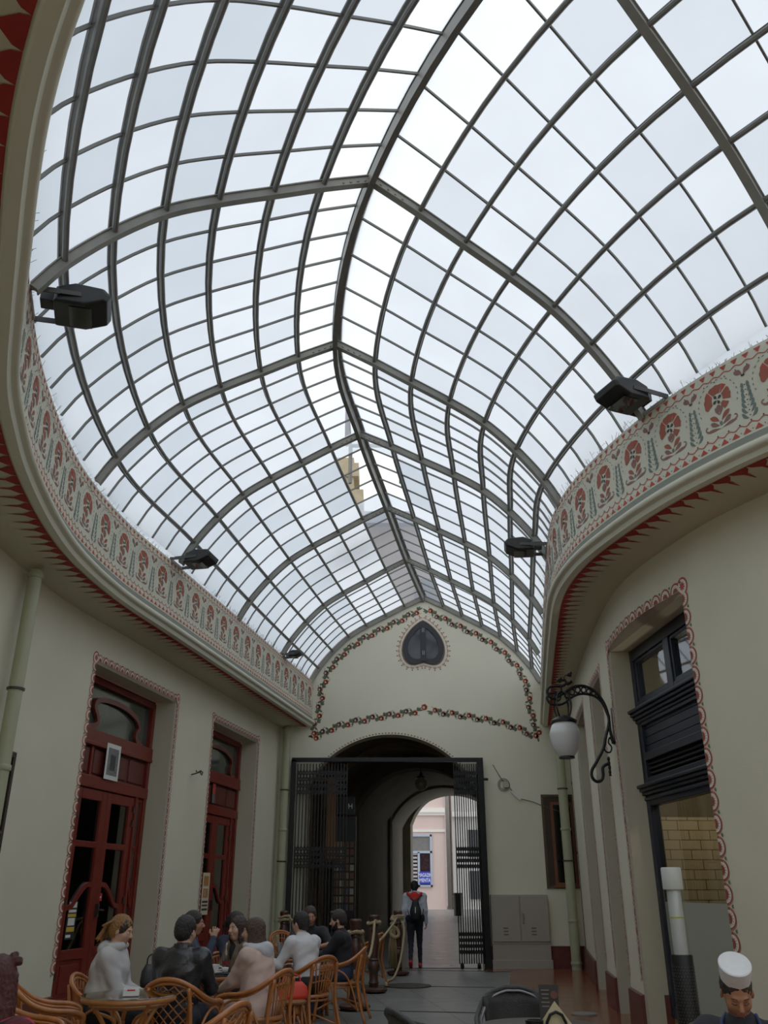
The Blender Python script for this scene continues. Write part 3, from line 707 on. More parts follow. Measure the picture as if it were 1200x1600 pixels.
t2 = tunnel('wall_passage_far', 25.3, 36, 1.95, 2.15, 2.78, M_tun2, 'lighter plaster vault in the far half of the passage')
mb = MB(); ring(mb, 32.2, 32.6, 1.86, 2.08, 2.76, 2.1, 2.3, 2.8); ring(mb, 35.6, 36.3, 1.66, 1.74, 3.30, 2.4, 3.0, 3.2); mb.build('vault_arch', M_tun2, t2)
mb = MB()
mb.tube([(tc(31.9)-1.9, 31.9, .2), (tc(31.9)-1.9, 31.9, 4.0)], .045, 8); mb.build('pipe', mat('brown_pipe', (84, 72, 60), .5), t2, smooth=True)
# block above / around the passage so no sky leaks in
mb = MB(); mb.bbox((-3, D+.5, 5.3), (6.5, 36.2, 5.6)); mb.build('slab_over_passage', M_tun, t1)
# ------------------------------------------------------------------ street beyond
M_pink = mat('pink_render', (222, 196, 188), .85, var=.04, scale=1.5); M_trimw = mat('white_stucco_band', (236, 230, 222), .8, var=.04)
M_pale = mat('pale_grey_render', (206, 204, 200), .85, var=.06, scale=1)
Yb = 43.0; zg = .80
mb = MB(); mb.add([(-14, 35.9, .50), (24, 35.9, .50), (24, 60, .95), (-14, 60, .95)], [(0, 1, 2, 3)]); mb.build('street', brickmat('street_paving', (150, 148, 144), (160, 158, 154), (120, 118, 114), .6, .4, .01, rough=.6), kind='structure', label='bright paved street beyond the passage')
pb_ = empty('pink_building', (2.5, Yb, zg), label='pale pink building with white bands across the street beyond the passage', cat='building')
def W_(x, y, dz=0): p = at_depth(x, y, Yb); return p
xl = W_(600, 1350).x; xr = W_(697, 1350).x; pbo = Vector((2.5, Yb, zg))
def rel(v, o): return Vector(v)-o
mb = MB(); mb.bbox((-8-2.5, 0, -.4), (xr-2.5, 5, 9)); mb.build('facade', M_pink, pb_)
mb = MB()
for y0, y1, p in ((1262, 1274, .12), (1268, 1270, .18), (1296, 1300, .07)):
    z1, z0 = W_(650, y0).z-zg, W_(650, y1).z-zg; mb.bbox((-8-2.5, -p, z0), (xr-2.5, 0, z1))
mb.build('stucco_band', M_trimw, pb_)
a = W_(643, 1304); b = W_(676, 1386)
wf = empty('window', (0, 0, 0)); wf.parent = pb_
mb = MB(); X0, X1, Z1, Z0 = a.x-.35-2.5, b.x-2.5, a.z-zg, b.z-zg
M_wfr = mat('pale_blue_window_frame', (176, 188, 205), .5)
H = Z1-Z0; zt = Z0+H*.66
for (p, q) in (((X0, Z0), (X0+.09, Z1)), ((X1-.09, Z0), (X1, Z1)), ((X0, Z0), (X1, Z0+.09)), ((X0, Z1-.09), (X1, Z1)), ((X0, zt-.05), (X1, zt+.05)), ((X0+.62, Z0), (X0+.72, zt))): mb.bbox((p[0], -.09, p[1]), (q[0], .02, q[1]))
mb.build('window_frame', M_wfr, wf)
mb = MB(); mb.bbox((X0+.05, -.03, Z0+.05), (X1-.05, -.02, zt)); mb.build('shop_pane', mat('shop_dark_glass', (56, 40, 44), .15, var=.6, scale=9), wf)
mb = MB(); mb.bbox((X0+.05, -.03, zt), (X1-.05, -.02, Z1-.05)); mb.build('top_pane', mat('grey_reflecting_pane', (122, 120, 118), .2, var=.15), wf)
mb = MB()
for k in range(8): mb.bbox((X0+.1, -.035, Z0+.25+k*.16), (X0+.6, -.031, Z0+.33+k*.16))
mb.build('shutter_stripes', mat('pale_slats', (190, 188, 190), .6), wf)
def text(body, size, name, m, loc, rot=(PI/2, 0, 0), parent=None, ext=.002, align='CENTER', sx=1.0):
    cu = bpy.data.curves.new(name, 'FONT'); cu.body = body; cu.size = size; cu.extrude = ext; cu.align_x = align; cu.align_y = 'CENTER'; cu.offset = size*.012
    to = bpy.data.objects.new(name, cu); COL.objects.link(to); dg = bpy.context.evaluated_depsgraph_get(); dg.update()
    me = bpy.data.meshes.new_from_object(to.evaluated_get(dg)); bpy.data.objects.remove(to); me.materials.clear(); me.materials.append(m)
    o = bpy.data.objects.new(name, me); COL.objects.link(o); o.location = loc; o.rotation_euler = rot; o.scale = (sx, 1, 1)
    if parent is not None: o.parent = parent
    return o
a = W_(655, 1362); b = W_(672, 1381)
sg = MB(); sg.bbox((a.x, Yb-.13, b.z), (b.x+.02, Yb-.10, a.z))
so = sg.build('shop_sign', mat('blue_sign', (44, 58, 190), .5, var=.05), label='small blue sign lettered MAGAZIN in the far shop window', cat='sign')
text('MAGAZIN', .22, 'lettering', mat('white_letters', (235, 235, 245), .5), ((a.x+b.x)/2+.01, Yb-.134, a.z*.70+b.z*.30), parent=so, sx=.62)
text('MENTA', .22, 'lettering', MATS['white_letters'], ((a.x+b.x)/2+.01, Yb-.134, a.z*.28+b.z*.72), parent=so, sx=.7)
# downpipe and pale building to the right
gb_ = empty('grey_building', (xr+.3, Yb+.2, zg), label='pale grey building right of the pink one beyond the passage', cat='building')
mb = MB(); mb.bbox((.05, .2, -.4), (7, 5, 9)); mb.build('facade', M_pale, gb_)
mb = MB(); z = W_(720, 1272).z-zg; mb.bbox((.05, -.05, z-.1), (7, .2, z+.12)); mb.bbox((.05, .05, z+1.2), (7, .2, z+1.35)); mb.build('stucco_band', M_trimw, gb_)
a = W_(733, 1310); b = W_(752, 1400)
for zz in (a.z-zg-.8, a.z-zg-2.6): mb = MB(); mb.bbox((a.x-xr-.3, .12, zz), (a.x-xr+.8, .21, zz+1.2)); mb.build('window', mat('far_window_dark', (60, 62, 66), .2), gb_)
mb = MB(); mb.tube([(0, 0, 0), (0, 0, 9)], .09, 10); o = mb.build('downpipe', mat('weathered_zinc', (124, 118, 110), .5, metal=.4), smooth=True, label='grey zinc downpipe between the two street facades', cat='pipe'); o.location = (xr+.12, Yb-.12, zg-.1)
# litter bin by the passage mouth
t = at_depth(712, 1432, 37.0)
mb = MB(); mb.lathe([(.14, 0), (.16, .02), (.18, .75), (.20, .76), (.20, .82), (.17, .84)], seg=16); o = mb.build('litter_bin', M_black, smooth=math.radians(40), label='black litter bin at the street end of the passage', cat='bin'); o.location = (t.x+.1, 37, .54)
# ------------------------------------------------------------------ roofs seen through the clear panes
M_brown = mat('brown_attic_plaster', (126, 112, 100), .9, var=.25, scale=1)
mb = MB(); mb.bbox((-4, 24, 7.6), (6, 30, 11.9)); 
ab = empty('attic_building', (1, 24, 7.6), label='brown attic storey with slate roof seen through the clear ridge panes', cat='building')
mb = MB(); mb.bbox((-5, 0, -2), (5, 6, 4.0)); mb.build('facade', M_brown, ab)
mb = MB(); mb.add([(-5.3, -.3, 4), (5.3, -.3, 4), (5.3, 6.3, 4), (-5.3, 6.3, 4), (-3.5, 2, 5.4), (3.5, 2, 5.4)], [(0, 1, 5, 4), (1, 2, 5), (2, 3, 4, 5), (3, 0, 4), (0, 3, 2, 1)]); mb.build('roof', mat('slate_blue_roof', (88, 98, 112), .7, var=.2), ab)
for x in (-3.0, -1.35, .3, 1.9, 3.5):
    mb = MB(); mb.bbox((x-.4, -.05, .6), (x+.4, .05, 2.3)); mb.build('window', mat('attic_window_dark', (38, 42, 48), .2), ab)
# cream stone chimney stack with stepped cap
p = at_depth(556, 742, 16.0)
ch = empty('chimney_stack', (p.x-.25, 16, 8.3), label='cream stepped masonry stack seen through the missing panes', cat='chimney')
mb = MB(); mb.bbox((-.5, -.3, -.2), (.22, .4, 1.35)); mb.bbox((-.5, -.36, .9), (.32, .45, 1.2)); mb.bbox((-.5, -.36, .25), (.42, .45, .6)); mb.bbox((-.5, -.4, 0), (.34, .5, .3)); mb.build('stack', mat('cream_masonry', (176, 160, 128), .9, var=.25, scale=5), ch)
# metal hatch frame standing on the roof
hf = empty('roof_hatch_frame', (-.15, 12.2, 8.3), label='grey metal hatch frame standing on the glass ridge', cat='frame')
mb = MB()
for x in (-.45, .45):
    for y in (0, 1.4): mb.bar((x, y, -.25), (x, y, .5), .05, .05)
    mb.bar((x, 0, .5), (x, 1.4, .5), .05, .05); mb.bar((x, 0, .1), (x, 1.4, .5), .04, .04)
for y in (0, 1.4): mb.bar((-.45, y, .5), (.45, y, .5), .05, .05)
mb.build('frame', M_steel2, hf)
# ------------------------------------------------------------------ mahogany shop doors on the left
def local(C, s0, s1, depth):
    A, B = C.pt(s0, 0), C.pt(s1, 0); n = C.nrm((s0+s1)/2); n = Vector((n[0], n[1], 0)); x = (B-A).normalized()
    if C.side < 0: A, B = B, A; x = -x
    O = A-n*depth; return O, math.atan2(x.y, x.x), (B-A).length
def bell(u0, z0, u1, z1, n=14):
    "S-shaped swoop from (u0, z0) low to (u1, z1) high"
    return crom([(u0, z0), (u0+(u1-u0)*.25, z0+(z1-z0)*.12), (u0+(u1-u0)*.5, z0+(z1-z0)*.62), (u0+(u1-u0)*.75, z0+(z1-z0)*.98), (u1, z1)], 4)
def frame_rect(mb, x0, z0, x1, z1, w, y0, y1, mi=0, wb=None):
    wb = w if wb is None else wb
    mb.bbox((x0, y0, z0), (x0+w, y1, z1), mi); mb.bbox((x1-w, y0, z0), (x1, y1, z1), mi)
    mb.bbox((x0+w, y0, z1-w), (x1-w, y1, z1), mi); mb.bbox((x0+w, y0, z0), (x1-w, y1, z0+wb), mi)
M_hinge = mat('iron_hinge', (70, 62, 55), .5, metal=.6)
def shop_door(name, op, label):
    O, rz, Wd = local(WL, op[0], op[1], .36)
    d = empty(name, O, rz, kind='structure', label=label)
    k = Wd/2.73
    mb = MB(); a, b = .03*k, Wd-.03*k; T = 4.30
    frame_rect(mb, a, 0, b, T, .09, -.02, .10)
    mb.bbox((a, -.04, 3.40), (b, .10, 3.58)); mb.bbox((a, -.05, 3.36), (b, .10, 3.41)); mb.bbox((a, -.03, 2.80), (b, .10, 2.96))
    for x in (.56*k, 2.36*k): mb.bbox((x-.03, -.025, 0), (x+.03, .10, 2.85))
    mb.bbox((.85*k-.02, -.01, 2.9), (.85*k+.04, .08, 3.4))
    mb.build('door_frame', M_wood, d, bevel=.008)
    mb = MB(); mb.bbox((a+.05, .03, 2.9), (b-.05, .05, 3.42))
    for (p, q) in ((a+.14, .80*k), (.95*k, 1.95*k), (2.05*k, b-.14)): mb.bbox((p, .01, 3.0), (q, .035, 3.33))
    mb.build('panel', M_wood_d, d, bevel=.01)
    mb = MB(); mb.bbox((a+.05, .055, 3.55), (b-.05, .06, T-.05)); mb.build('transom_pane', mat('greenish_transom_glass', (60, 68, 62), .10, var=.25, scale=2.2, spec=.8), d)
    c = 1.50*k; hw = .64*k
    pts = crom([(c-hw-.35, 3.60), (c-hw-.06, 3.63), (c-hw+.05, 3.70), (c-hw+.01, 3.80), (c-hw-.08, 3.90), (c-hw+.0, 4.00), (c-hw*.5, 4.05), (c+.1, 4.05), (c+hw*.6, 4.01), (c+hw-.02, 3.94), (c+hw+.08, 3.83), (c+hw+.0, 3.72), (c+hw+.04, 3.63), (c+hw+.25, 3.58)], 5)
    mb = MB(); mb.sweep([(p[0], .02, p[1]) for p in pts], rect(.07, .05), up=Vector((0, 1, 0))); mb.build('transom_arch', mat('faded_mahogany', (98, 44, 34), .45, var=.15), d, smooth=math.radians(40))
    # leaves
    for (x0, x1, sg) in ((.60*k, 1.455*k, 1), (1.465*k, 2.32*k, -1)):
        lf = empty('door_leaf'); lf.parent = d
        mb = MB(); frame_rect(mb, x0, .06, x1, 2.79, .14, .0, .06, wb=.16)
        mb.bbox((x0+.1, .0, .66), (x1-.1, .06, .78)); mb.bbox((x0+.1, .005, 2.03), (x1-.1, .055, 2.11)); mb.bbox((x0+.14, .025, .2), (x1-.14, .045, .68)); mb.bbox((x0+.2, .012, .28), (x1-.2, .04, .6))
        mb.build('leaf_frame', M_wood, lf, bevel=.006)
        P = bell(x0+.12, 1.27, x1-.10, 1.56) if sg > 0 else [(x0+x1-p[0], p[1]) for p in bell(x0+.12, 1.27, x1-.10, 1.56)]
        mb = MB(); mb.sweep([(p[0], .025, p[1]) for p in P], rect(.06, .045), up=Vector((0, 1, 0))); mb.build('curved_rail', M_wood, lf, smooth=math.radians(40))
        mb = MB(); mb.bbox((x0+.1, .035, .72), (x1-.1, .04, 2.7)); mb.build('pane', G_door, lf)
        mb = MB(); xh = x0+.03 if sg > 0 else x1-.03
        for zz in (2.62, 2.42, 1.35, .5): mb.box((xh, -.012, zz), (.035, .03, .09))
        mb.build('hinge', M_hinge, lf)
    mb = MB(); mb.bbox((1.485*k, -.05, 1.15), (1.52*k, -.0, 1.32)); mb.tube([(1.50*k, -.05, 1.24), (1.50*k, -.075, 1.24), (1.60*k, -.075, 1.235)], .011, 8); mb.build('handle', M_hinge, d)
    for (x0, x1) in ((a+.08, .54*k), (2.38*k, b-.08)):
        sl = empty('side_light'); sl.parent = d
        mb = MB(); frame_rect(mb, x0, .06, x1, 2.79, .05, .01, .06, wb=.5); mb.bbox((x0, .01, 2.03), (x1, .055, 2.10)); mb.build('light_frame', M_wood, sl, bevel=.005)
        P = bell(x0+.03, 1.56, x1-.03, 1.27); mb = MB(); mb.sweep([(p[0], .02, p[1]) for p in P], rect(.045, .04), up=Vector((0, 1, 0))); mb.build('curved_rail', M_wood, sl, smooth=math.radians(40))
        mb = MB(); mb.bbox((x0+.03, .035, .5), (x1-.03, .04, 2.75)); mb.build('pane', mat('grey_side_glass', (74, 74, 66), .12, var=.3, scale=2, spec=.7), sl)
    mb = MB(); mb.bbox((-.6, 1.6, -.0), (Wd+.6, 1.65, 4.5)); mb.bbox((-.6, .12, -.01), (Wd+.6, 1.6, .0)); mb.bbox((-.6, .12, 4.4), (Wd+.6, 1.6, 4.45)); mb.bbox((-.65, .12, 0), (-.6, 1.65, 4.45)); mb.bbox((Wd+.6, .12, 0), (Wd+.65, 1.65, 4.45))
    mb.bbox((.7, 1.1, 0), (1.9, 1.5, 1.0), 1); mb.bbox((.9, 1.2, 1.0), (1.2, 1.3, 1.5), 1)
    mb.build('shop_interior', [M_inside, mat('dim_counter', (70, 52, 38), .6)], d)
    return d, O, rz, k
d1, O1, r1, k1 = shop_door('door_1', OL[0], 'nearer tall mahogany shop door with glazed leaves and curvy transom')
d2, O2, r2, k2 = shop_door('door_2', OL[1], 'farther tall mahogany shop door with glazed leaves and curvy transom')
def on(O, rz, u, v, z): c, s = math.cos(rz), math.sin(rz); return (O.x+c*u-s*v, O.y+s*u+c*v, z)
def sheet(name, O, rz, u0, u1, z0, z1, v, cols, label, cat, bars=()):
    "thin printed sheet fixed to a door; bars: (x0, x1, z0, z1, colour) in 0..1"
    mb = MB(); w, h = u1-u0, z1-z0; mb.bbox((0, -.004, 0), (w, 0, h)); ms = [cols[0]]
    for (a, b, c, e, m) in bars:
        if m not in ms: ms.append(m)
        mb.bbox((a*w, -.0055, c*h), (b*w, -.004, e*h), ms.index(m))
    o = mb.build(name, ms, label=label, cat=cat); o.location = on(O, rz, u0, v, z0); o.rotation_euler = (0, 0, rz); return o
Wp = mat('white_paper', (215, 214, 208), .8, var=.04); Kp = mat('black_ink', (26, 26, 28), .7); Yp = mat('yellow_print', (200, 160, 50), .7); Bp = mat('beige_poster_paper', (206, 190, 160), .8, var=.06); Gp = mat('grey_print', (120, 120, 116), .8, var=.5, scale=30); Op = mat('ochre_print', (176, 118, 62), .8, var=.2, scale=20); Rp = mat('red_print', (188, 34, 38), .7); Lp = mat('pale_blue_print', (120, 140, 180), .7)
sheet('notice', O1, r1, 1.16*k1, 1.58*k1, 2.95, 3.45, -.055, [Wp], 'white notice with a grey portrait taped above the nearer mahogany door', 'notice', [(.12, .88, .12, .88, Gp), (.3, .7, .25, .7, mat('grey_print_dark', (80, 80, 80), .8, var=.4, scale=25))])
sheet('poster', O1, r1, .82*k1, 1.06*k1, .90, 1.36, .03, [Kp], 'black, white and yellow poster on the glass of the nearer mahogany door', 'poster', [(.1, .9, .82, .97, Wp), (.1, .9, .70, .77, Wp), (.08, .92, .58, .66, Yp), (.15, .85, .36, .55, Wp), (.1, .9, .20, .32, Yp), (.1, .6, .05, .12, Wp)])
sheet('poster', O2, r2, 1.0*k2, 1.36*k2, 1.08, 1.78, -.01, [Bp], 'beige paper poster with brown print on the farther mahogany door', 'poster', [(.15, .85, .68, .92, Op), (.15, .85, .40, .62, Op), (.3, .7, .45, .58, Bp), (.1, .9, .28, .33, Kp), (.1, .9, .20, .24, Kp), (.1, .9, .10, .15, Kp)])
sheet('leaflet', O2, r2, .22*k2, .44*k2, 1.0, 1.45, -.0, [Wp], 'white and blue leaflet on the side light of the farther door', 'leaflet', [(.1, .9, .6, .9, Lp), (.1, .9, .3, .36, Kp), (.1, .9, .15, .2, Kp)])
sheet('sticker', O2, r2, 1.12*k2, 1.28*k2, 3.0, 3.36, -.02, [mat('grey_sticker', (90, 84, 80), .6)], 'small red and grey sticker above the farther mahogany door', 'sticker', [(.1, .9, .5, .95, Rp)])
sheet('sticker', O1, r1, 1.60*k1, 1.70*k1, 1.35, 1.45, .03, [Rp], 'small red round-cornered sticker on the right leaf of the nearer door', 'sticker', [(.25, .75, .4, .6, Wp)])
# ------------------------------------------------------------------ navy window on the right
O3, r3, W3 = local(WR, OR[0][0], OR[0][1], .30)
wn = empty('window_2', O3, r3, kind='structure', label='tall navy shop window with transom lights and louvre on the right wall')
mb = MB(); frame_rect(mb, .02, .2, W3-.02, 4.32, .10, -.03, .10, wb=.12)
mb.bbox((.05, -.04, 4.18), (W3-.05, .10, 4.32)); mb.bbox((W3*.5-.08, -.035, 3.6), (W3*.5+.08, .10, 4.3)); mb.bbox((.05, -.03, 3.52), (W3-.05, .10, 3.66))
frame_rect(mb, .12, 3.64, W3*.5-.06, 4.2, .06, -.015, .08); frame_rect(mb, W3*.5+.06, 3.64, W3-.12, 4.2, .06, -.015, .08)
mb.bbox((.04, -.02, 2.42), (W3-.04, .10, 2.58))
mb.build('window_frame', M_navy, wn, bevel=.008)
mb = MB()
for z, p in ((3.56, .14), (3.52, .11), (3.48, .08), (3.44, .05)): mb.bbox((-.03, -p, z-.04), (W3+.03, .02, z))
for z, p in ((2.66, .13), (2.62, .10), (2.58, .07), (2.52, .05)): mb.bbox((-.03, -p, z-.04), (W3+.03, .02, z))
mb.build('cornice_moulding', M_navy, wn, bevel=.012)
mb = MB(); frame_rect(mb, .06, 2.64, W3-.06, 3.46, .10, -.03, .04)
for k in range(4): mb.bbox((.12, .01, 3.02+k*.1), (W3-.12, .03, 3.115+k*.1))
mb.bbox((.08, -.03, 2.94), (W3-.08, .03, 3.03)); mb.build('boarded_panel', M_navy, wn, bevel=.006)
mb = MB()
for k in range(4): mb.box((W3/2, .02, 2.74+k*.055), (W3-.24, .05, .012), 0, Matrix.Rotation(math.radians(35), 3, 'X'))
mb.build('louvre', mat('louvre_dark_metal', (30, 28, 28), .6, var=.3), wn)  # one even dark metal colour on all slats
mb = MB(); mb.bbox((.15, .03, 3.68), (W3*.5-.1, .035, 4.18)); mb.build('transom_pane', G_win, wn)
mb = MB(); mb.bbox((W3*.5+.1, .03, 3.68), (W3-.15, .035, 4.18)); mb.build('transom_pane', G_win, wn)
mb = MB(); mb.bbox((.1, .03, .3), (W3-.1, .035, 2.45)); mb.build('shop_pane', clear_glass('shop_front_glass', (.8, .8, .76), .08), wn)
mb = MB(); mb.bbox((.1, .02, .3), (W3-.1, .028, 1.37)); mb.build('frosted_film', clear_glass('frosted_film', (.35, .37, .34), .05, haze=.72, hazecol=(172, 176, 160)), wn)
mb = MB(); mb.bbox((-.55, .12, 0), (-.5, 1.32, 2.34)); mb.build('tiled_partition', brickmat('beige_wall_tiles', (196, 176, 136), (206, 188, 150), (84, 68, 50), .27, .115, .005, rot=(-PI/2, -PI/2, 0), rough=.35, var=.15), wn)
mb = MB(); mb.bbox((.06, .06, 2.6), (W3-.06, .09, 3.55)); mb.build('light_stop_board', M_inside, wn)  # added dark board, stops interior light showing through the louvre
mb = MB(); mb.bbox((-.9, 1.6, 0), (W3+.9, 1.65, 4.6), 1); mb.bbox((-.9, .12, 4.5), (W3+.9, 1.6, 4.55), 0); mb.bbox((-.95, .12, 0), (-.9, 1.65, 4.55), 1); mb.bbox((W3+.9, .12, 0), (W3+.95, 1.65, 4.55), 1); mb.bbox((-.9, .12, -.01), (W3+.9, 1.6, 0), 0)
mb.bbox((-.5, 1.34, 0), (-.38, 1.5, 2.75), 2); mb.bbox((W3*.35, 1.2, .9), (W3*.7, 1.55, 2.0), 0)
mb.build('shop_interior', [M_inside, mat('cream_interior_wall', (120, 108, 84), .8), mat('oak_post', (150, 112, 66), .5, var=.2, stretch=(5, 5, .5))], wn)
ld = bpy.data.lights.new('tile_fill_light', 'POINT'); ld.energy = 13; ld.shadow_soft_size = .12; ld.color = (1, .88, .72); lo = bpy.data.objects.new('tile_fill_light', ld); COL.objects.link(lo); lo.location = on(O3, r3, .55, .75, 3.0)  # added fill light hidden behind the boards, brightens the tiled partition
# plain recesses further along: pale boarded shutters filling each
for i, op in enumerate(OR[1:]):
    O, rz, Wd = local(WR, op[0], op[1], .34)
    w_ = empty('window_%d' % (i+3), O, rz, kind='structure', label=('narrow recessed window with dark pane, first past the navy one', 'recessed window with dark pane, last before the right rear corner')[i])
    mb = MB(); frame_rect(mb, .02, 0, Wd-.02, 4.25, .09, -.02, .08, wb=.4); mb.bbox((.05, -.02, 3.3), (Wd-.05, .08, 3.45)); mb.build('window_frame', mat('brown_window_wood', (92, 62, 44), .5, var=.15), w_)
    mb = MB(); mb.bbox((.05, .03, .3), (Wd-.05, .035, 4.2)); mb.build('pane', mat('dark_pane', (46, 44, 40), .12, var=.3), w_)
# small recessed window in the end wall
a = at_depth(846, 1243, D); b = at_depth(896, 1387, D)
w5 = empty('window_5', (a.x, D, b.z), kind='structure', label='small brown framed window deep in the end wall beside the pipe')
Wd, H = b.x-a.x+.12, a.z-b.z
mb = MB(); frame_rect(mb, -.02, -.02, Wd+.02, H+.02, .05, -.02, .02); mb.build('stone_surround', mat('umber_reveal', (84, 68, 52), .8, var=.2), w5)
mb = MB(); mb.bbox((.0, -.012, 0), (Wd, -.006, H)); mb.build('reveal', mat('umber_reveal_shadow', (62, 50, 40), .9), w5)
mb = MB(); frame_rect(mb, .17, .04, Wd, H-.14, .06, -.03, .0); mb.bbox((.12, -.05, .0), (Wd+.03, .0, .05)); mb.build('window_frame', mat('orange_brown_wood', (112, 66, 42), .5, var=.15), w5)
mb = MB(); mb.bbox((.22, -.018, .08), (Wd-.05, -.014, H-.2)); mb.build('pane', mat('night_pane', (24, 23, 22), .1, var=.5, scale=6), w5)
# ------------------------------------------------------------------ downpipes
def downpipe(x, y, r, z1, label, elbow=None):
    mb = MB(); mb.tube([(0, 0, 0), (0, 0, z1)], r, 14)
    for z in (z1-.06, z1*.55, .9, .12): mb.lathe([(r+.008, z-.03), (r+.014, z-.02), (r+.014, z+.02), (r+.008, z+.03)], seg=14)
    p = empty('downpipe', (x, y, 0), label=label, cat='pipe'); mb.build('pipe', M_pipe, p, smooth=math.radians(40))
    for z in (z1*.72, z1*.42): mb = MB(); mb.lathe([(r+.004, z-.015), (r+.018, z-.012), (r+.018, z+.012), (r+.004, z+.015)], seg=14); mb.box((0, r+.03, z), (.03, .08, .02)); mb.build('bracket', M_hinge, p, smooth=math.radians(40))
    return p
downpipe(-4.00, 9.28, .078, 4.85, 'sage green downpipe on the left wall, before the nearer mahogany door')
downpipe(-2.20, 19.82, .085, 4.88, 'sage green downpipe in the left corner beside the lattice gate')
downpipe(3.93, 19.70, .10, 4.9, 'thick sage green downpipe in the right rear corner behind the globe lamp')
mb = MB(); mb.tube([(0, 0, .4), (0, 0, 4.8)], .022, 8); mb.box((0, .02, 2.2), (.05, .04, .05)); mb.box((0, .02, 3.6), (.05, .04, .05)); o = mb.build('conduit', mat('brown_conduit', (84, 70, 56), .6), smooth=math.radians(40), label='thin brown conduit running up beside the rear right downpipe', cat='conduit'); o.location = (4.08, 19.3, 0)
# ------------------------------------------------------------------ globe lamp on a scrolled iron bracket; built in the plane square to the wall
LY = 11.1
def L2(x, y): p = at_depth(x, y, LY); return (p.x, p.z)
zx = lambda u, v: L2(840+u/8, 1040+v/8)
root = L2(957, 1140)
lamp = empty('wall_lamp', (root[0], LY, root[1]), label='black scrolled iron wall lamp with a white egg-shaped globe', cat='lamp')
def P3(pts, dy=0): return [(a-root[0], dy, b-root[1]) for a, b in (zx(u, v) for u, v in pts)]
def sm(pts, dy=0, n=6): return [tuple(p) for p in crom(P3(pts, dy), n)]
mb = MB()
out_ = [(945, 975), (905, 800), (885, 640), (835, 480), (745, 350), (640, 275), (540, 252), (430, 275), (340, 330), (270, 380), (215, 410), (160, 395), (122, 340), (130, 285), (180, 258), (255, 258), (320, 250), (350, 215), (335, 180), (300, 185)]
mb.tube(sm(out_), .019, 8); inn = [(885, 640), (810, 470), (715, 385), (600, 355), (500, 362), (410, 405), (350, 455), (290, 485), (215, 490), (150, 465), (118, 400), (150, 350), (230, 345), (320, 350)]
mb.tube(sm(inn), .017, 8)
for c, r in (((700, 350), 26), ((640, 322), 28), ((575, 305), 30), ((500, 305), 32), ((430, 330), 32), ((370, 370), 30), ((250, 395), 40)):
    mb.tube([tuple(p) for p in P3([(c[0]+r*math.cos(2*PI*i/14), c[1]+r*1.1*math.sin(2*PI*i/14)) for i in range(14)])], .011, 6, closed=True)
mb.build('scrolled_arm', M_black, lamp, smooth=True)
mb = MB(); mb.tube(sm([(885, 620), (890, 720), (850, 900), (820, 1040), (740, 1200), (680, 1310), (685, 1400), (740, 1450), (800, 1430), (820, 1370), (815, 1280), (850, 1240), (900, 1225)]), [.02]*73, 8)
mb.tube(sm([(905, 800), (930, 900), (945, 975), (905, 900), (885, 960), (925, 1020), (910, 1080), (860, 1080), (830, 1040)]), .011, 8)
mb.tube(sm([(885, 1140), (890, 1200), (900, 1260), (905, 1330), (910, 1380)]), [.012+.008*abs(math.sin(i*.6)) for i in range(25)], 8); mb.build('lower_scroll', M_black, lamp, smooth=True)
mb = MB()
for pts in ([(330, 180), (330, 140), (370, 110), (410, 95)], [(340, 210), (390, 215), (415, 200)], [(310, 185), (270, 180)]): mb.tube(sm(pts), .008, 6)
for u, v in ((410, 95), (405, 120), (380, 115), (415, 200), (400, 215), (375, 225), (260, 180), (285, 170), (275, 195)): p = P3([(u, v)])[0]; mb.ell(p, (.024, .024, .024), 10, 6)
mb.build('flower_finial', M_black, lamp, smooth=True)
a = P3([(905, 525)])[0]; b = P3([(945, 985)])[0]
mb = MB(); mb.bar((a[0]+.03, 0, a[2]), (b[0]+.03, 0, b[2]), .09, .03, up=(1, 0, 0)); mb.build('wall_plate', M_black, lamp, bevel=.006)
g = P3([(345, 900)])[0]; top = P3([(340, 680)])[0]; bot = P3([(380, 1140)])[0]
mb = MB()
for k in range(4):
    an = PI/4+k*PI/2; q = [(g[0]+r*math.cos(an), r*math.sin(an), z) for r, z in ((.02, top[2]+.36), (.10, top[2]+.30), (.13, top[2]+.16), (.09, top[2]+.04), (.05, top[2]+.01))]
    mb.tube([tuple(p) for p in crom(q, 4)], .011, 6)
mb.tube([(g[0], 0, top[2]+.34), (g[0], 0, top[2]+.42)], .013, 8); mb.build('hanger', M_black, lamp, smooth=True)
mb = MB(); mb.lathe([(.03, .06), (.07, .05), (.13, .015), (.165, -.01), (.165, -.035), (.12, -.04)], (g[0], 0, top[2]), 20); mb.build('collar', M_black, lamp, smooth=math.radians(50)); mb = MB(); mb.lathe([(.09, .0), (.10, -.012), (.10, -.03), (.02, -.035)], (g[0], 0, bot[2]+.01), 18); mb.build('bottom_ring', M_black, lamp, smooth=math.radians(50))
H = top[2]-.02-bot[2]; pr = [(.12, 0), (.16, -.06*H/.5), (.188, -.30*H), (.192, -.42*H), (.178, -.62*H), (.145, -.82*H), (.10, -.97*H), (.085, -H)]
pr = [tuple(p) for p in crom(pr, 4)]
M_globe = mat('opal_glass_globe', (205, 207, 206), .25, var=.03, coat=.4); mb = MB(); mb.lathe(pr, (g[0], 0, top[2]-.02), 28); mb.build('globe', M_globe, lamp, smooth=True)
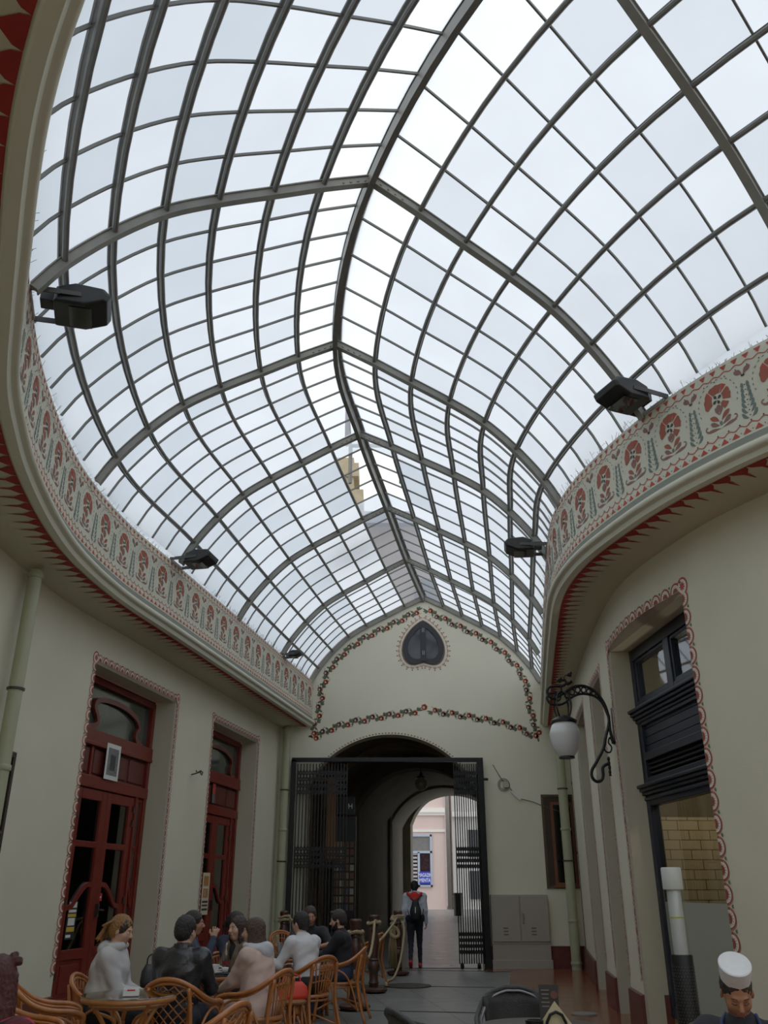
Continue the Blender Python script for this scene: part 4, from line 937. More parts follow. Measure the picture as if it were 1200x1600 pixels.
# ------------------------------------------------------------------ floodlights on the cornices
def floodlight(C, y, label, size=1.0, pitch=0.1):
    s = C.of_y(y); p = C.pt(s, 5.99, -.02); n = C.nrm(s); f = empty('floodlight', p, math.atan2(n[1], n[0])-PI/2, label=label, cat='floodlight', group=None)
    k = size; R = Matrix.Rotation(pitch, 4, 'X')
    mb = MB(); out = [(-.10, 0.02), (.12, .0), (.27, .05), (.30, .10), (.25, .16), (.05, .19), (-.08, .15)]
    V = []
    for x in (-.17, -.15, .15, .17):
        sc = .85 if abs(x) > .16 else 1
        for (yy, z) in out: v = R @ Vector((x*k, (yy-.08)*sc*k+.08*k, (z-.09)*sc*k+.03)); V.append((v.x, v.y+.27*k, v.z))
    m = len(out); F = [tuple(range(m)), tuple(reversed(range(3*m, 4*m)))]
    for a in range(3):
        for i in range(m): j = (i+1) % m; F.append((a*m+i, (a+1)*m+i, (a+1)*m+j, a*m+j))
    mb.add(V, F); mb.build('housing', mat('black_lamp_housing', (12, 12, 12), .45, var=.2), f, bevel=.008)
    mb = MB(); v0 = R @ Vector((0, .07*k, -.075*k)); mb.box((0, .36*k, v0.z+.012*k), (.24*k, .16*k, .006)); mb.build('lamp_glass', mat('lamp_lens', (40, 40, 42), .1), f)
    mb = MB()
    for sx in (-.19*k, .19*k): mb.bar((sx, 0, .0), (sx, .22*k, .01), .012, .05, up=(0, 0, 1)); mb.bar((sx, .22*k, .01), (sx*.9, .36*k, .03), .012, .04)
    mb.bar((-.19*k, .0, .0), (.19*k, .0, .0), .05, .012, up=(0, 0, 1)); mb.box((0, -.03, -.02), (.16*k, .10, .03)); mb.build('bracket', mat('dark_bracket_steel', (58, 56, 54), .5), f); mb = MB(); mb.box((0, -.05, -.015), (.34*k, .16, .04)); mb.build('mounting_foot', mat('pale_bracket_steel', (168, 166, 156), .5), f)
    mb = MB(); mb.box((0, .12*k, .05*k), (.12*k, .10*k, .08*k)); mb.build('junction_box', mat('black_lamp_housing', (12, 12, 12)), f, bevel=.006)
floodlight(FL, 5.85, 'nearest black floodlight on the left cornice, close to the camera', 1.15)
floodlight(FL, 12.1, 'black floodlight midway along the left cornice', 1.1)
floodlight(FL, 17.7, 'tiny far floodlight on the left cornice near the gable', .7)
floodlight(FR, 7.52, 'large black floodlight on the bulge of the right cornice', 1.1)
floodlight(FR, 11.5, 'smaller looking floodlight farther back on the right cornice', 1.1)
# ------------------------------------------------------------------ lattice gate
GY = D-.14
gf = empty('gate_frame', (0, GY, 0), label='black steel frame standing round the passage archway', cat='frame')
xa, xb, zt = -2.05, 2.16, 4.17
mb = MB(); mb.bbox((xa-.02, -.05, zt-.05), (xb+.06, .05, zt+.04)); mb.build('top_rail', M_black, gf, bevel=.006)
mb = MB(); mb.bbox((xa-.03, -.05, 0), (xa+.08, .05, zt)); mb.build('post', M_black, gf, bevel=.006)
mb = MB(); mb.bbox((xb-.08, -.06, 0), (xb+.06, .06, zt)); mb.bbox((xb+.06, -.03, 3.72), (xb+.16, .03, 3.77)); mb.build('post', M_black, gf, bevel=.006)
mb = MB(); mb.bbox((xa, -.04, 0), (xa+.9, .04, .03)); mb.build('floor_track', M_black, gf)
def lattice(name, x0, x1, n, label, bands):
    g = empty(name, (x0, GY, 0), label=label, cat='gate', group=None); st = (x1-x0)/(n-1); w = .023
    for i in range(n):
        mb = MB(); mb.bbox((i*st-w/2, -.02, .10), (i*st+w/2, .0, 4.08)); mb.bbox((i*st-w/2+.002, .012, .12), (i*st+w/2-.002, .022, 4.06)); mb.build('bar', M_black, g)
    for z0, z1 in bands:
        mb = MB(); rows = 4; h = (z1-z0)/rows
        for i in range(-1, n):
            for r in range(rows):
                a, b = max(i, 0)*st, min(i+1, n-1)*st
                if a == b: continue
                za, zb = z0+r*h, z0+(r+1)*h
                mb.bar((a, -.026, za), (b, -.026, zb), .006, .02, up=(0, 0, 1)); mb.bar((a, -.008, zb), (b, -.008, za), .006, .02, up=(0, 0, 1))
        mb.build('scissor_links', M_black, g)
    for i in (1, n-3): mb = MB(); mb.lathe([(.0, 0), (.035, .01), (.04, .05), (.035, .10), (.02, .12)], (i*st, -.01, 0), 10); mb.build('roller', M_black, g, smooth=True)
    return g
zz = lambda y: at_depth(600, y, GY).z
bands = [(zz(1243), zz(1203)), (zz(1358), zz(1322)), (zz(1492), zz(1455))]
lattice('lattice_gate', -1.93, -.82, 17, 'left half of the black scissor lattice gate, half folded', bands)
lattice('lattice_gate', 1.56, 2.06, 11, 'right half of the black scissor lattice gate, folded tight', bands)
# postcard rack and shop front inside the passage
rk = empty('postcard_rack', (-.95, 21.9, 0), label='dark rack of colourful cards on the left side of the passage', cat='rack')
mb = MB(); mb.bbox((-.25, -.12, .9), (.28, .12, 3.1)); mb.bbox((-.05, -.05, 0), (.05, .05, .9)); mb.bbox((-.2, -.2, 0), (.2, .2, .04)); mb.build('rack_body', M_black, rk)
cc = [mat('card_%s' % n_, c, .6) for n_, c in (('ochre', (120, 96, 66)), ('red', (96, 54, 46)), ('blue', (66, 72, 84)), ('cream', (140, 132, 112)), ('brown', (84, 66, 52)))]
cr = random.Random(5)
for r in range(9):
    for q in range(4):
        mb = MB(); mb.bbox((-.21+q*.12, -.135, 1.05+r*.17), (-.12+q*.12, -.125, 1.18+r*.17)); o = mb.build('postcard', cc[cr.randrange(5)], label='small picture card in the dark rack inside the passage', cat='postcard', group='postcards in the passage rack'); o.location = rk.location
mb = MB(); mb.bbox((-.45, -.05, 3.15), (.25, .05, 3.55)); sb_ = mb.build('shop_sign', M_black, label='dark sign box with a pale letter H above the card rack', cat='sign'); sb_.location = (-.95, 21.8, 0)
text('H', .16, 'lettering', Wp, (.14, -.06, 3.33), parent=sb_)
mb = MB(); mb.bbox((0, 0, .3), (.22, .04, 3.9)); o = mb.build('banner', mat('brown_cloth_banner', (120, 82, 46), .8, var=.2), label='tall brown banner hanging behind the left lattice gate', cat='banner'); o.location = (-1.35, 21.2, 0); o.data.transform(Matrix.Scale(.5, 4, (0, 0, 1))); o.location.z = 2.0
# pendant in the passage
pd = empty('pendant_lamp', (.98, 23.6, 4.15), label='dim globe pendant hanging under the dark vault', cat='lamp')
mb = MB(); mb.ell((0, 0, -.1), (.16, .16, .17), 18, 12); mb.build('globe', clear_glass('smoked_globe', (.7, .68, .62), .1, haze=.12, hazecol=(150, 140, 120)), pd, smooth=True)
mb = MB(); mb.lathe([(.03, .2), (.05, .12), (.12, .08), (.12, .05), (.03, .04)], seg=14); mb.tube([(0, 0, .2), (0, 0, .75)], .012, 6); mb.build('stem', M_black, pd, smooth=math.radians(50))
# ------------------------------------------------------------------ electric cabinet
a = at_depth(766, 1398, D-.12); b = at_depth(855, 1398, D-.12); W_c = b.x-a.x; Hc = a.z
ec = empty('electric_cabinet', (a.x, D-.01, 0), label='pale grey two-door electric cabinet at the foot of the end wall', cat='cabinet')
M_cab = mat('pale_grey_cabinet', (158, 150, 138), .6, var=.06, scale=3)
zc = at_depth(800, 1473, D-.12).z; zc2 = at_depth(800, 1500, D-.12).z
mb = MB(); mb.bbox((0, -.12, 0), (W_c, 0, Hc)); mb.bbox((-.01, -.135, zc-.02), (W_c+.01, 0, zc)); mb.bbox((-.02, -.15, 0), (W_c+.02, 0, zc2)); mb.build('cabinet_body', M_cab, ec, bevel=.006)
for i in (0, 1):
    x0 = .02+i*(W_c/2); 
    dd = MB(); dd.bbox((x0, -.145, zc+.02), (x0+W_c/2-.03, -.12, Hc-.03)); do_ = dd.build('door', M_cab, ec, bevel=.004)
    mb = MB(); xx = x0+(.45 if i == 0 else .42)*W_c/2
    for r in range(3): mb.bbox((xx-.05, -.147, zc+.14+r*.06), (xx+.05, -.145, zc+.165+r*.06))
    mb.build('printed_mark', mat('grey_marks', (90, 86, 80), .7), do_)
mb = MB(); mb.bbox((W_c/2+.04, -.17, zc+.36), (W_c/2+.07, -.145, zc+.56)); mb.build('handle', mat('dull_metal', (140, 140, 135)), ec, bevel=.004)
# cable on the end wall
mb = MB(); pts = [(770, 1195), (776, 1205), (785, 1219), (797, 1232), (808, 1243), (813, 1248), (830, 1252), (850, 1260), (875, 1268), (902, 1273)]
q = [at_depth(x, y, D-.02) for x, y in pts]; mb.tube([tuple(p) for p in crom([tuple(p) for p in q], 4)], .008, 6)
cen = at_depth(787, 1226, D-.03)
for r in (.10, .13): mb.tube([(cen.x+r*math.cos(2*PI*i/20), D-.03, cen.z+r*math.sin(2*PI*i/20)) for i in range(20)], .007, 6, closed=True)
cb = mb.build('cable', mat('dark_cable', (70, 64, 56), .6), smooth=True, label='loose dark cable looped across the end wall beside the gate', cat='cable')
mb = MB(); p = at_depth(806, 1243, D-.03); mb.box(p, (.26, .04, .05), 0, Matrix.Rotation(.75, 3, 'Y')); mb.build('connector', Wp, cb)
mb = MB(); mb.box((cen.x+.05, D-.03, cen.z), (.12, .05, .12)); mb.build('junction_box', mat('cream_box', (170, 165, 145), .6), cb)
# iron hook on the left wall and dark frame at the edge
s = WL.of_y(15.05); h1 = WL.pt(s, 3.28, .01); n = WL.nrm(s)
mb = MB(); mb.tube([(0, 0, 0), (.10, 0, .02), (.16, 0, .06), (.20, 0, .03), (.18, 0, -.02)], .012, 6); mb.tube([(.1, 0, .02), (.12, .10, .05), (.1, .16, .02)], .010, 6); mb.tube([(.1, 0, .02), (.12, -.1, .05)], .01, 6)
o = mb.build('wall_hook', M_hinge, smooth=True, label='small rusty iron hook on the wall between the two mahogany doors', cat='hook'); o.location = h1; o.rotation_euler = (0, 0, math.atan2(n[1], n[0]))
s = WL.of_y(9.3); fr_ = WL.pt(s, 1.85, .0); n = WL.nrm(s)
nb = empty('notice_board', fr_, math.atan2(n[1], n[0])-PI/2, label='dark framed board on the left wall, mostly outside the picture', cat='board')
mb = MB(); frame_rect(mb, -.55, 0, .0, 1.05, .06, .0, .05); mb.build('frame', mat('dark_board_wood', (48, 34, 28), .5), nb, bevel=.006)
for o_ in nb.children: pass
mb = MB(); mb.bbox((-.5, .01, .05), (-.05, .02, 1.0)); mb.build('panel', M_inside, nb)
nb.rotation_euler.z += 0
# manhole covers
mb = MB(); mb.lathe([(.40, 0), (.40, .012), (.36, .014), (.0, .014)], seg=28); o = mb.build('manhole_cover', mat('dark_cast_iron', (62, 58, 52), .6, metal=.3, var=.3, bump=.4, bscale=50), label='round dark manhole cover in the slabs beside the rope posts', cat='manhole cover'); o.location = (.40, 16.5, .002)
mb = MB(); mb.lathe([(.17, 0), (.17, .012), (.15, .014), (.0, .014)], seg=24); o = mb.build('floor_drain', mat('brushed_steel_cover', (150, 148, 142), .35, metal=.5), label='small round steel cover set in the brown tiles', cat='drain'); o.location = (2.62, 12.9, .005)
# ------------------------------------------------------------------ patio heater by the navy window
hx = at_depth(1057, 1430, 7.6)
ht = empty('patio_heater', (hx.x, 7.6, 0), label='slim column heater with black perforated base and glass tube', cat='heater')
mb = MB(); mb.lathe([(.10, 0), (.10, .03), (.085, .04), (.085, 1.02), (.08, 1.03)], seg=24)
mb.build('base', M_black, ht, smooth=math.radians(40))
mb = MB()
for r in range(34):
    for k in range(24):
        a = 2*PI*k/24+(r % 2)*PI/24; mb.box((.0862*math.cos(a), .0862*math.sin(a), .22+r*.022), (.004, .006, .008), 0, Matrix.Rotation(a, 3, 'Z'))
mb.build('perforation', mat('grille_glint', (74, 74, 76), .4), ht)
mb = MB(); mb.lathe([(.055, 1.03), (.055, 1.52), (.05, 1.53)], seg=20); mb.build('reflector_tube', mat('satin_reflector', (206, 208, 212), .3, metal=.2), ht, smooth=math.radians(40))
mb = MB(); mb.lathe([(.058, 1.29), (.058, 1.30)], seg=20, cap=False); mb.build('yellow_band', mat('yellow_band', (190, 190, 40), .5), ht)
mb = MB(); mb.lathe([(.078, 1.03), (.078, 1.62)], seg=24, cap=False); mb.build('glass_tube', clear_glass('heater_glass', (.86, .88, .86), .08), ht, smooth=True)
mb = MB(); mb.lathe([(.078, 1.50), (.080, 1.51), (.080, 1.655), (.074, 1.665), (.0, 1.665)], seg=24); mb.build('cap', mat('frosted_cap', (196, 200, 192), .4), ht, smooth=math.radians(40))
# paint roundels, upper right window sliver etc. need nothing more
# ------------------------------------------------------------------ rope posts
M_post = mat('dark_turned_wood', (66, 38, 28), .45, var=.25, scale=8, coat=.2); M_rope = mat('hemp_rope', (176, 156, 120), .9, var=.2, scale=60, bump=.8, bscale=120)
POST = [(.0, 0), (.17, 0), (.18, .02), (.18, .05), (.15, .065), (.075, .07), (.075, .12), (.085, .14), (.07, .17), (.07, .28), (.09, .33), (.10, .38), (.085, .43), (.07, .45), (.085, .47), (.07, .49), (.075, .6), (.09, .72), (.085, .80), (.07, .84), (.065, .88), (.08, .90), (.065, .93), (.07, 1.02), (.085, 1.06), (.085, 1.10), (.07, 1.12), (.0, 1.12)]
def post(x, y, label, knot=0):
    p = empty('rope_post', (x, y, 0), label=label, cat='post', group=None)
    mb = MB(); mb.lathe(POST[5:], seg=20); mb.build('shaft', M_post, p, smooth=math.radians(35))
    mb = MB(); mb.lathe([(.0, .02), (.20, .02), (.215, .035), (.215, .06), (.18, .075), (.06, .078)], seg=24)
    for a in range(3): mb.lathe([(.03, 0), (.035, .02)], (.13*math.cos(a*2.1), .13*math.sin(a*2.1), 0), 8)
    mb.build('base', M_post, p, smooth=math.radians(35)); return p
def rope(pts, name='rope', label=None, parent=None, r=.022, cat=None, group=None):
    "three-strand rope"
    P = crom(pts, 10); mb = MB(); n = len(P)
    L = [0]
    for i in range(1, n): L.append(L[-1]+np.linalg.norm(P[i]-P[i-1]))
    for st in range(3):
        Q = []
        for i in range(n):
            t = Vector(P[min(i+1, n-1)]-P[max(i-1, 0)]); t.normalize(); u = t.orthogonal().normalized(); ref = Vector((0, 0, 1)) if abs(t.z) < .9 else Vector((1, 0, 0)); u = t.cross(ref).normalized(); v = t.cross(u)
            a = L[i]/.07*2*PI/1.6+st*2*PI/3; Q.append(Vector(P[i])+u*math.cos(a)*r*.5+v*math.sin(a)*r*.5)
        mb.tube(Q, r*.6, 6)
    return mb.build(name, M_rope, parent, smooth=True, label=label, cat=cat, group=group)
def coil(x, y, z, n=2.5, r=.088, h=.10):
    k = int(n*14); return [(x+(r+.012*math.sin(i))*math.cos(2*PI*i/14), y+(r)*math.sin(2*PI*i/14), z+h*i/k+.008*math.sin(i*1.3)) for i in range(k+1)]
PA = (-.40, 13.35); PB_ = (-.165, 15.5); PC = (.27, 18.5); PD_ = (-1.93, 18.3)
post(*PA, 'turned wooden rope post just right of the bearded man'); post(*PB_, 'middle turned wooden rope post with rope looped round its top'); post(*PC, 'rope post with tasselled knot beside the walking man'); post(*PD_, 'rope post before the left lattice gate, rope knotted on top')
def hang(A, B, za, zb, sag, n=8):
    return [(A[0]+(B[0]-A[0])*t, A[1]+(B[1]-A[1])*t, za+(zb-za)*t-sag*4*t*(1-t)) for t in [i/n for i in range(n+1)]]
rope(coil(PA[0], PA[1], .94, 1.2, .095, .02)[:-2]+hang((PA[0]+.09, PA[1]+.05), (PB_[0]+.02, PB_[1]-.1), .95, 1.03, .42)+coil(PB_[0], PB_[1], .98, 1.3, .09, .04), label='rope sagging between the two nearer turned posts', cat='rope')
rope(hang((PB_[0]+.08, PB_[1]+.1), (PC[0]-.02, PC[1]-.1), .72, .98, .02)+coil(PC[0], PC[1], .96, 1.4, .095, .07), label='straight rope from the middle post up to the tasselled post', cat='rope')
rope(coil(PC[0], PC[1], 1.0, 1.3, .10, .04)+[(PC[0]+.11, PC[1]-.12, .85), (PC[0]+.09, PC[1]-.3, .55), (PC[0]+.02, PC[1]-.6, .25), (PC[0]-.1, PC[1]-1.0, .04), (PC[0]-.22, PC[1]-1.5, .03), (PB_[0]+.2, PB_[1]+.3, .08)], label='rope hanging from the tasselled post down to the slabs', cat='rope')
ts = empty('rope_tassel', (PC[0]-.09, PC[1]-.13, 0), label='thick hemp tassel and knots tied on the far rope post', cat='tassel')
rope([(-.05, 0, .99), (.04, -.04, .93), (-.04, .0, .88), (.07, -.02, .80), (.10, -.02, .70), (.03, -.05, .66), (-.05, -.02, .72), (-.03, 0, .82)], 'knot', parent=ts, r=.03)
mb = MB(); tr = random.Random(2)
for i in range(40):
    a = tr.uniform(0, 2*PI); r0 = tr.uniform(0, .035); r1 = r0+.04*tr.random(); z1 = tr.uniform(.12, .2); mb.tube([(r0*math.cos(a), r0*math.sin(a), .86), (r1*math.cos(a)*1.2, r1*math.sin(a), .5), (r1*math.cos(a)*1.3, r1*math.sin(a)*1.2, z1)], .008, 5)
mb.build('fringe', mat('frayed_hemp', (142, 122, 84), .95, var=.3, scale=40), ts, smooth=True)
rope(coil(PD_[0], PD_[1], .92, 2.2, .10, .12)+[(PD_[0]+.13, PD_[1]-.05, .98), (PD_[0]+.22, PD_[1]-.05, .9), (PD_[0]+.3, PD_[1]-.1, .75)]+hang((PD_[0]+.35, PD_[1]-.15), (-.7, 17.2), .72, .5, .12), label='rope wound on the left post and sagging to the right', cat='rope')
# ------------------------------------------------------------------ rattan chairs
M_rat = mat('honey_rattan', (176, 104, 50), .38, var=.28, scale=14, coat=.25, bump=.15, bscale=70)
M_ratw = mat('woven_rattan', (150, 96, 54), .55, var=.35, scale=30, bump=.5, bscale=110)
def make_rattan(label, lattice_back=False):
    c = empty('rattan_chair', label=label, cat='chair')
    # chair faces local +y
    arm = [(-.27, .24, .50), (-.285, .25, .585), (-.29, .16, .62), (-.29, .0, .635), (-.27, -.14, .675), (-.20, -.25, .75), (-.10, -.295, .80), (0, -.305, .815)]
    full = arm+[(-x, y, z) for x, y, z in reversed(arm[:-1])]
    mb = MB(); P = [tuple(p) for p in crom(full, 6)]; mb.tube(P, .019, 8); mb.tube([(x*.93, y+.012, z-.028) for x, y, z in P[8:-8]], .011, 6); mb.build('arm_rail', M_rat, c, smooth=True)
    for sx in (-1, 1):
        mb = MB(); mb.tube([tuple(p) for p in crom([(sx*.255, .30, 0), (sx*.25, .27, .2), (sx*.255, .25, .42), (sx*.27, .24, .50)], 4)], .018, 8); mb.tube([(sx*.235, .29, 0), (sx*.23, .26, .2), (sx*.235, .24, .42)], .012, 6); mb.build('leg', M_rat, c, smooth=True)
        mb = MB(); mb.tube([tuple(p) for p in crom([(sx*.235, -.34, 0), (sx*.215, -.28, .2), (sx*.20, -.24, .42), (sx*.19, -.26, .62), (sx*.175, -.285, .75)], 4)], .018, 8); mb.build('leg', M_rat, c, smooth=True)
        mb = MB(); mb.tube([tuple(p) for p in crom([(sx*.245, .27, .10), (sx*.27, .24, .40), (sx*.285, .18, .53), (sx*.285, .04, .585), (sx*.27, -.10, .52), (sx*.235, -.18, .36), (sx*.215, -.25, .12)], 5)], .012, 6); mb.build('side_loop', M_rat, c, smooth=True)
    mb = MB(); ringp = [(.245*math.cos(a)*(1 if math.sin(a) < 0 else 1.02), .02+.25*math.sin(a), .425) for a in [2*PI*i/24 for i in range(24)]]
    mb.tube(ringp, .017, 8, closed=True); mb.tube([(x*.97, y*.97, .385) for x, y, z in ringp], .012, 6, closed=True); mb.build('seat_frame', M_rat, c, smooth=True)
    mb = MB(); mb.lathe([(.0, .415), (.12, .417), (.20, .428), (.235, .432), (.235, .415), (.0, .40)], (0, .02, 0), 24); mb.build('seat', M_ratw, c, smooth=True)
    def bk(u, t):       # back surface: u -1..1 across, t 0..1 up
        w = .17+.05*t; x = u*w; z = .45+(.34-.03*u*u)*t; y = -.225-.07*t+.05*u*u; return (x, y, z)
    mb = MB()
    if lattice_back:
        for k in range(-5, 5):
            a = [(u, (k*.25+ (u+1)*.55)) for u in [-1+.1*i for i in range(21)]]; q = [bk(u, t) for u, t in a if 0 <= t <= 1]
            if len(q) > 1: mb.tube(q, .0055, 5)
            q = [bk(-u, t) for u, t in a if 0 <= t <= 1]
            if len(q) > 1: mb.tube(q, .0055, 5)
    else:
        for u in (-.62, -.38, -.13, .13, .38, .62): mb.tube([bk(u*(.75+.25*t), t) for t in (0, .25, .5, .75, 1)], .0075, 6)
        for t in (.35, .72): mb.tube([bk(u, t+.02*math.cos(u*3)) for u in [-.85+.17*i for i in range(11)]], .006, 5)
    q = [bk(-.85, t) for t in (0, .3, .6, .85)]+[bk(u, .97-.1*u*u) for u in (-.6, -.3, 0, .3, .6)]+[bk(.85, t) for t in (.85, .6, .3, 0)]
    mb.tube([tuple(p) for p in crom(q, 4)], .012, 6); mb.build('backrest', M_rat, c, smooth=True)
    mb = MB()
    for (a, b) in (((-.24, .27, .14), (.215, -.26, .14)), ((.24, .27, .14), (-.215, -.26, .14))):
        mb.tube([tuple(p) for p in crom([a, ((a[0]+b[0])/2, (a[1]+b[1])/2, .24), b], 6)], .011, 6)
    for k in range(3): mb.tube([(-.22, .255+.006*k, .33-.02*k), (0, .27, .30-.02*k), (.22, .255+.006*k, .33-.02*k)], .008, 6)
    mb.build('stretcher', M_rat, c, smooth=True); return c
def dress(o, x, y, face, label, group=None):
    "face: compass direction the thing looks at, degrees from +y towards +x"
    o.location = (x, y, 0); o.rotation_euler = (0, 0, -math.radians(face)); o['label'] = label
    if group: o['group'] = group
    return o
RC1 = make_rattan('x'); RC2 = make_rattan('x', True)
_used = set()
def chair(kind, x, y, face, label):
    src = RC2 if kind else RC1
    o = src if kind not in _used else copy_tree(src); _used.add(kind)
    return dress(o, x, y, face, label, 'honey rattan armchairs at the cafe tables')
CH = 'honey rattan armchair '
chair(0, -2.66, 7.05, 100, CH+'empty, right behind the red-haired person')
chair(0, -2.70, 7.95, 70, CH+'empty, at the far left side of the glass table')
chair(0, -2.42, 8.55, 92, CH+'under the person in the grey hoodie')
chair(1, -1.22, 6.55, -70, CH+'empty, nearest to the camera, cropped by the picture edge')
chair(1, -1.74, 8.38, 10, CH+'with diamond lattice back, under the person in the leather jacket')
chair(0, -1.18, 9.10, -66, CH+'under the person in the pink coat')
chair(0, -2.08, 10.35, 78, CH+'under the tied-hair smoker in denim')
chair(0, -1.72, 11.12, 130, CH+'under the ponytailed smoker in navy')
chair(0, -1.52, 10.17, -128, CH+'under the person in the grey-brown coat')
chair(0, -.86, 10.93, -48, CH+'under the person in the white shirt')
chair(0, -.54, 12.35, -82, CH+'under the bearded person in the checked vest')
chair(0, -1.02, 13.07, 174, CH+'under the person in the black T-shirt facing the camera')
chair(0, -2.15, 16.1, 130, CH+'empty, far left by the gate, first of two')
chair(0, -1.72, 16.9, 150, CH+'empty, far left by the gate, behind the first')
chair(0, -.70, 14.3, -170, CH+'empty, behind the bearded person')
chair(0, -.33, 16.35, -70, CH+'empty, seen between the two nearer rope posts')
# ------------------------------------------------------------------ rattan tables
M_tglass = clear_glass('green_tinted_table_glass', (.78, .86, .80), .14)
def rattan_table(x, y, r, label, glass=True, z=.74):
    t = empty('cafe_table', (x, y, 0), label=label, cat='table'); mb = MB()
    mb.tube([(r*.97*math.cos(2*PI*i/28), r*.97*math.sin(2*PI*i/28), z-.03) for i in range(28)], .02, 8, closed=True); mb.tube([(r*.8*math.cos(2*PI*i/28), r*.8*math.sin(2*PI*i/28), z-.07) for i in range(28)], .014, 6, closed=True); mb.build('rim', M_rat, t, smooth=True)
    for k in range(4):
        a = PI/4+k*PI/2; c, s = math.cos(a), math.sin(a); mb = MB()
        mb.tube([tuple(p) for p in crom([(r*.85*c, r*.85*s, z-.05), (r*.5*c, r*.5*s, z-.22), (r*.35*c, r*.35*s, .36), (r*.55*c, r*.55*s, .12), (r*.85*c, r*.85*s, 0)], 5)], .018, 8)
        mb.tube([tuple(p) for p in crom([(r*.8*c, r*.8*s, z-.10), (r*.3*c, r*.3*s, z-.18), (r*.1*c, r*.1*s, .36)], 4)], .012, 6); mb.build('leg', M_rat, t, smooth=True)
    mb = MB(); mb.tube([(r*.36*math.cos(2*PI*i/20), r*.36*math.sin(2*PI*i/20), .36) for i in range(20)], .013, 6, closed=True); mb.build('stretcher', M_rat, t, smooth=True)
    mb = MB(); mb.lathe([(.0, z-.008), (r*1.02, z-.008), (r*1.03, z-.004), (r*1.02, z), (.0, z)], seg=40); mb.build('tabletop', M_tglass if glass else mat('dark_tabletop', (30, 28, 28), .25), t, smooth=math.radians(40)); return t
rattan_table(-2.02, 7.75, .36, 'rattan table with round glass top in the front, ashtray box on it')
rattan_table(-1.66, 9.62, .27, 'dark topped rattan table holding the coffee cup', glass=False)
rattan_table(-1.18, 12.05, .31, 'far rattan table among the three men, holding drinks', glass=False)
# things on the tables
ab_ = empty('ashtray_box', (-1.97, 7.62, .745), .2, label='small white square ashtray with red print on the glass table', cat='ashtray')
mb = MB(); frame_w = .055
for (a, b) in (((-.06, -.06, 0), (.06, -.05, .05)), ((-.06, .05, 0), (.06, .06, .05)), ((-.06, -.05, 0), (-.05, .05, .05)), ((.05, -.05, 0), (.06, .05, .05)), ((-.05, -.05, 0), (.05, .05, .01))): mb.bbox(a, b)
mb.build('box', mat('white_ceramic', (225, 225, 222), .3), ab_, bevel=.003)
mb = MB(); mb.bbox((-.03, -.062, .035), (.03, -.06, .045)); mb.bbox((-.04, -.04, .012), (.04, .04, .03)); mb.build('red_print', Rp, ab_)
tz2 = .745
cp = empty('coffee_cup', (-1.66, 9.50, tz2), label='white coffee cup on its saucer on the dark table', cat='cup')
mb = MB(); mb.lathe([(.025, .012), (.035, .03), (.042, .07), (.044, .08), (.040, .08), (.036, .04), (.0, .02)], seg=20); mb.tube([(.042, 0, .065), (.065, 0, .06), (.065, 0, .035), (.036, 0, .03)], .005, 6); mb.build('cup', MATS['white_ceramic'], cp, smooth=math.radians(60))
mb = MB(); mb.lathe([(.0, 0), (.04, 0), (.075, .012), (.077, .015), (.04, .008), (.0, .006)], seg=24); mb.build('saucer', MATS['white_ceramic'], cp, smooth=math.radians(60))
mb = MB(); mb.lathe([(.0, 0), (.15, 0), (.16, .012), (.155, .014), (.0, .006)], seg=28); o = mb.build('tray', M_black, label='round black serving tray under the white coffee cup', cat='tray', smooth=math.radians(40)); o.location = (-1.66, 9.50, .738)
mb = MB(); mb.lathe([(.02, 0), (.03, .02), (.034, .05), (.030, .05), (.0, .01)], seg=16); o = mb.build('milk_jug', MATS['white_ceramic'], smooth=True, label='tiny white milk pot beside the coffee cup', cat='jug'); o.location = (-1.57, 9.56, tz2)
bt = empty('glass_bottle', (-1.60, 9.74, tz2-.004), label='clear glass soda bottle behind the coffee cup', cat='bottle')
mb = MB(); mb.lathe([(.0, 0), (.032, 0), (.034, .02), (.030, .08), (.034, .12), (.026, .17), (.013, .21), (.013, .26), (.0, .26)], seg=16); mb.build('bottle', clear_glass('bottle_glass', (.7, .76, .72), .15), bt, smooth=True)
mb = MB(); mb.lathe([(.035, .06), (.035, .10)], seg=16, cap=False); mb.build('bottle_label', mat('dark_red_label', (120, 30, 34), .6), bt)
for i, (x, y, h, c, n, lb) in enumerate(((-1.20, 11.9, .16, (150, 90, 50), 'drinking_glass', 'tall glass of amber drink on the far table'), (-1.30, 11.98, .15, (190, 196, 200), 'drinking_glass', 'clear water glass on the far table'), (-1.12, 12.0, .12, (176, 168, 120), 'drinking_glass', 'short glass with a pale label on the far table'))):
    mb = MB(); mb.lathe([(.0, 0), (.028, 0), (.036, h), (.033, h), (.026, .01), (.0, .01)], seg=16); g_ = mb.build(n, clear_glass('tumbler_%d' % i, tuple(v/255 for v in c), .12, haze=.25, hazecol=c), smooth=math.radians(50), label=lb, cat='glass'); g_.location = (x, y, .742)
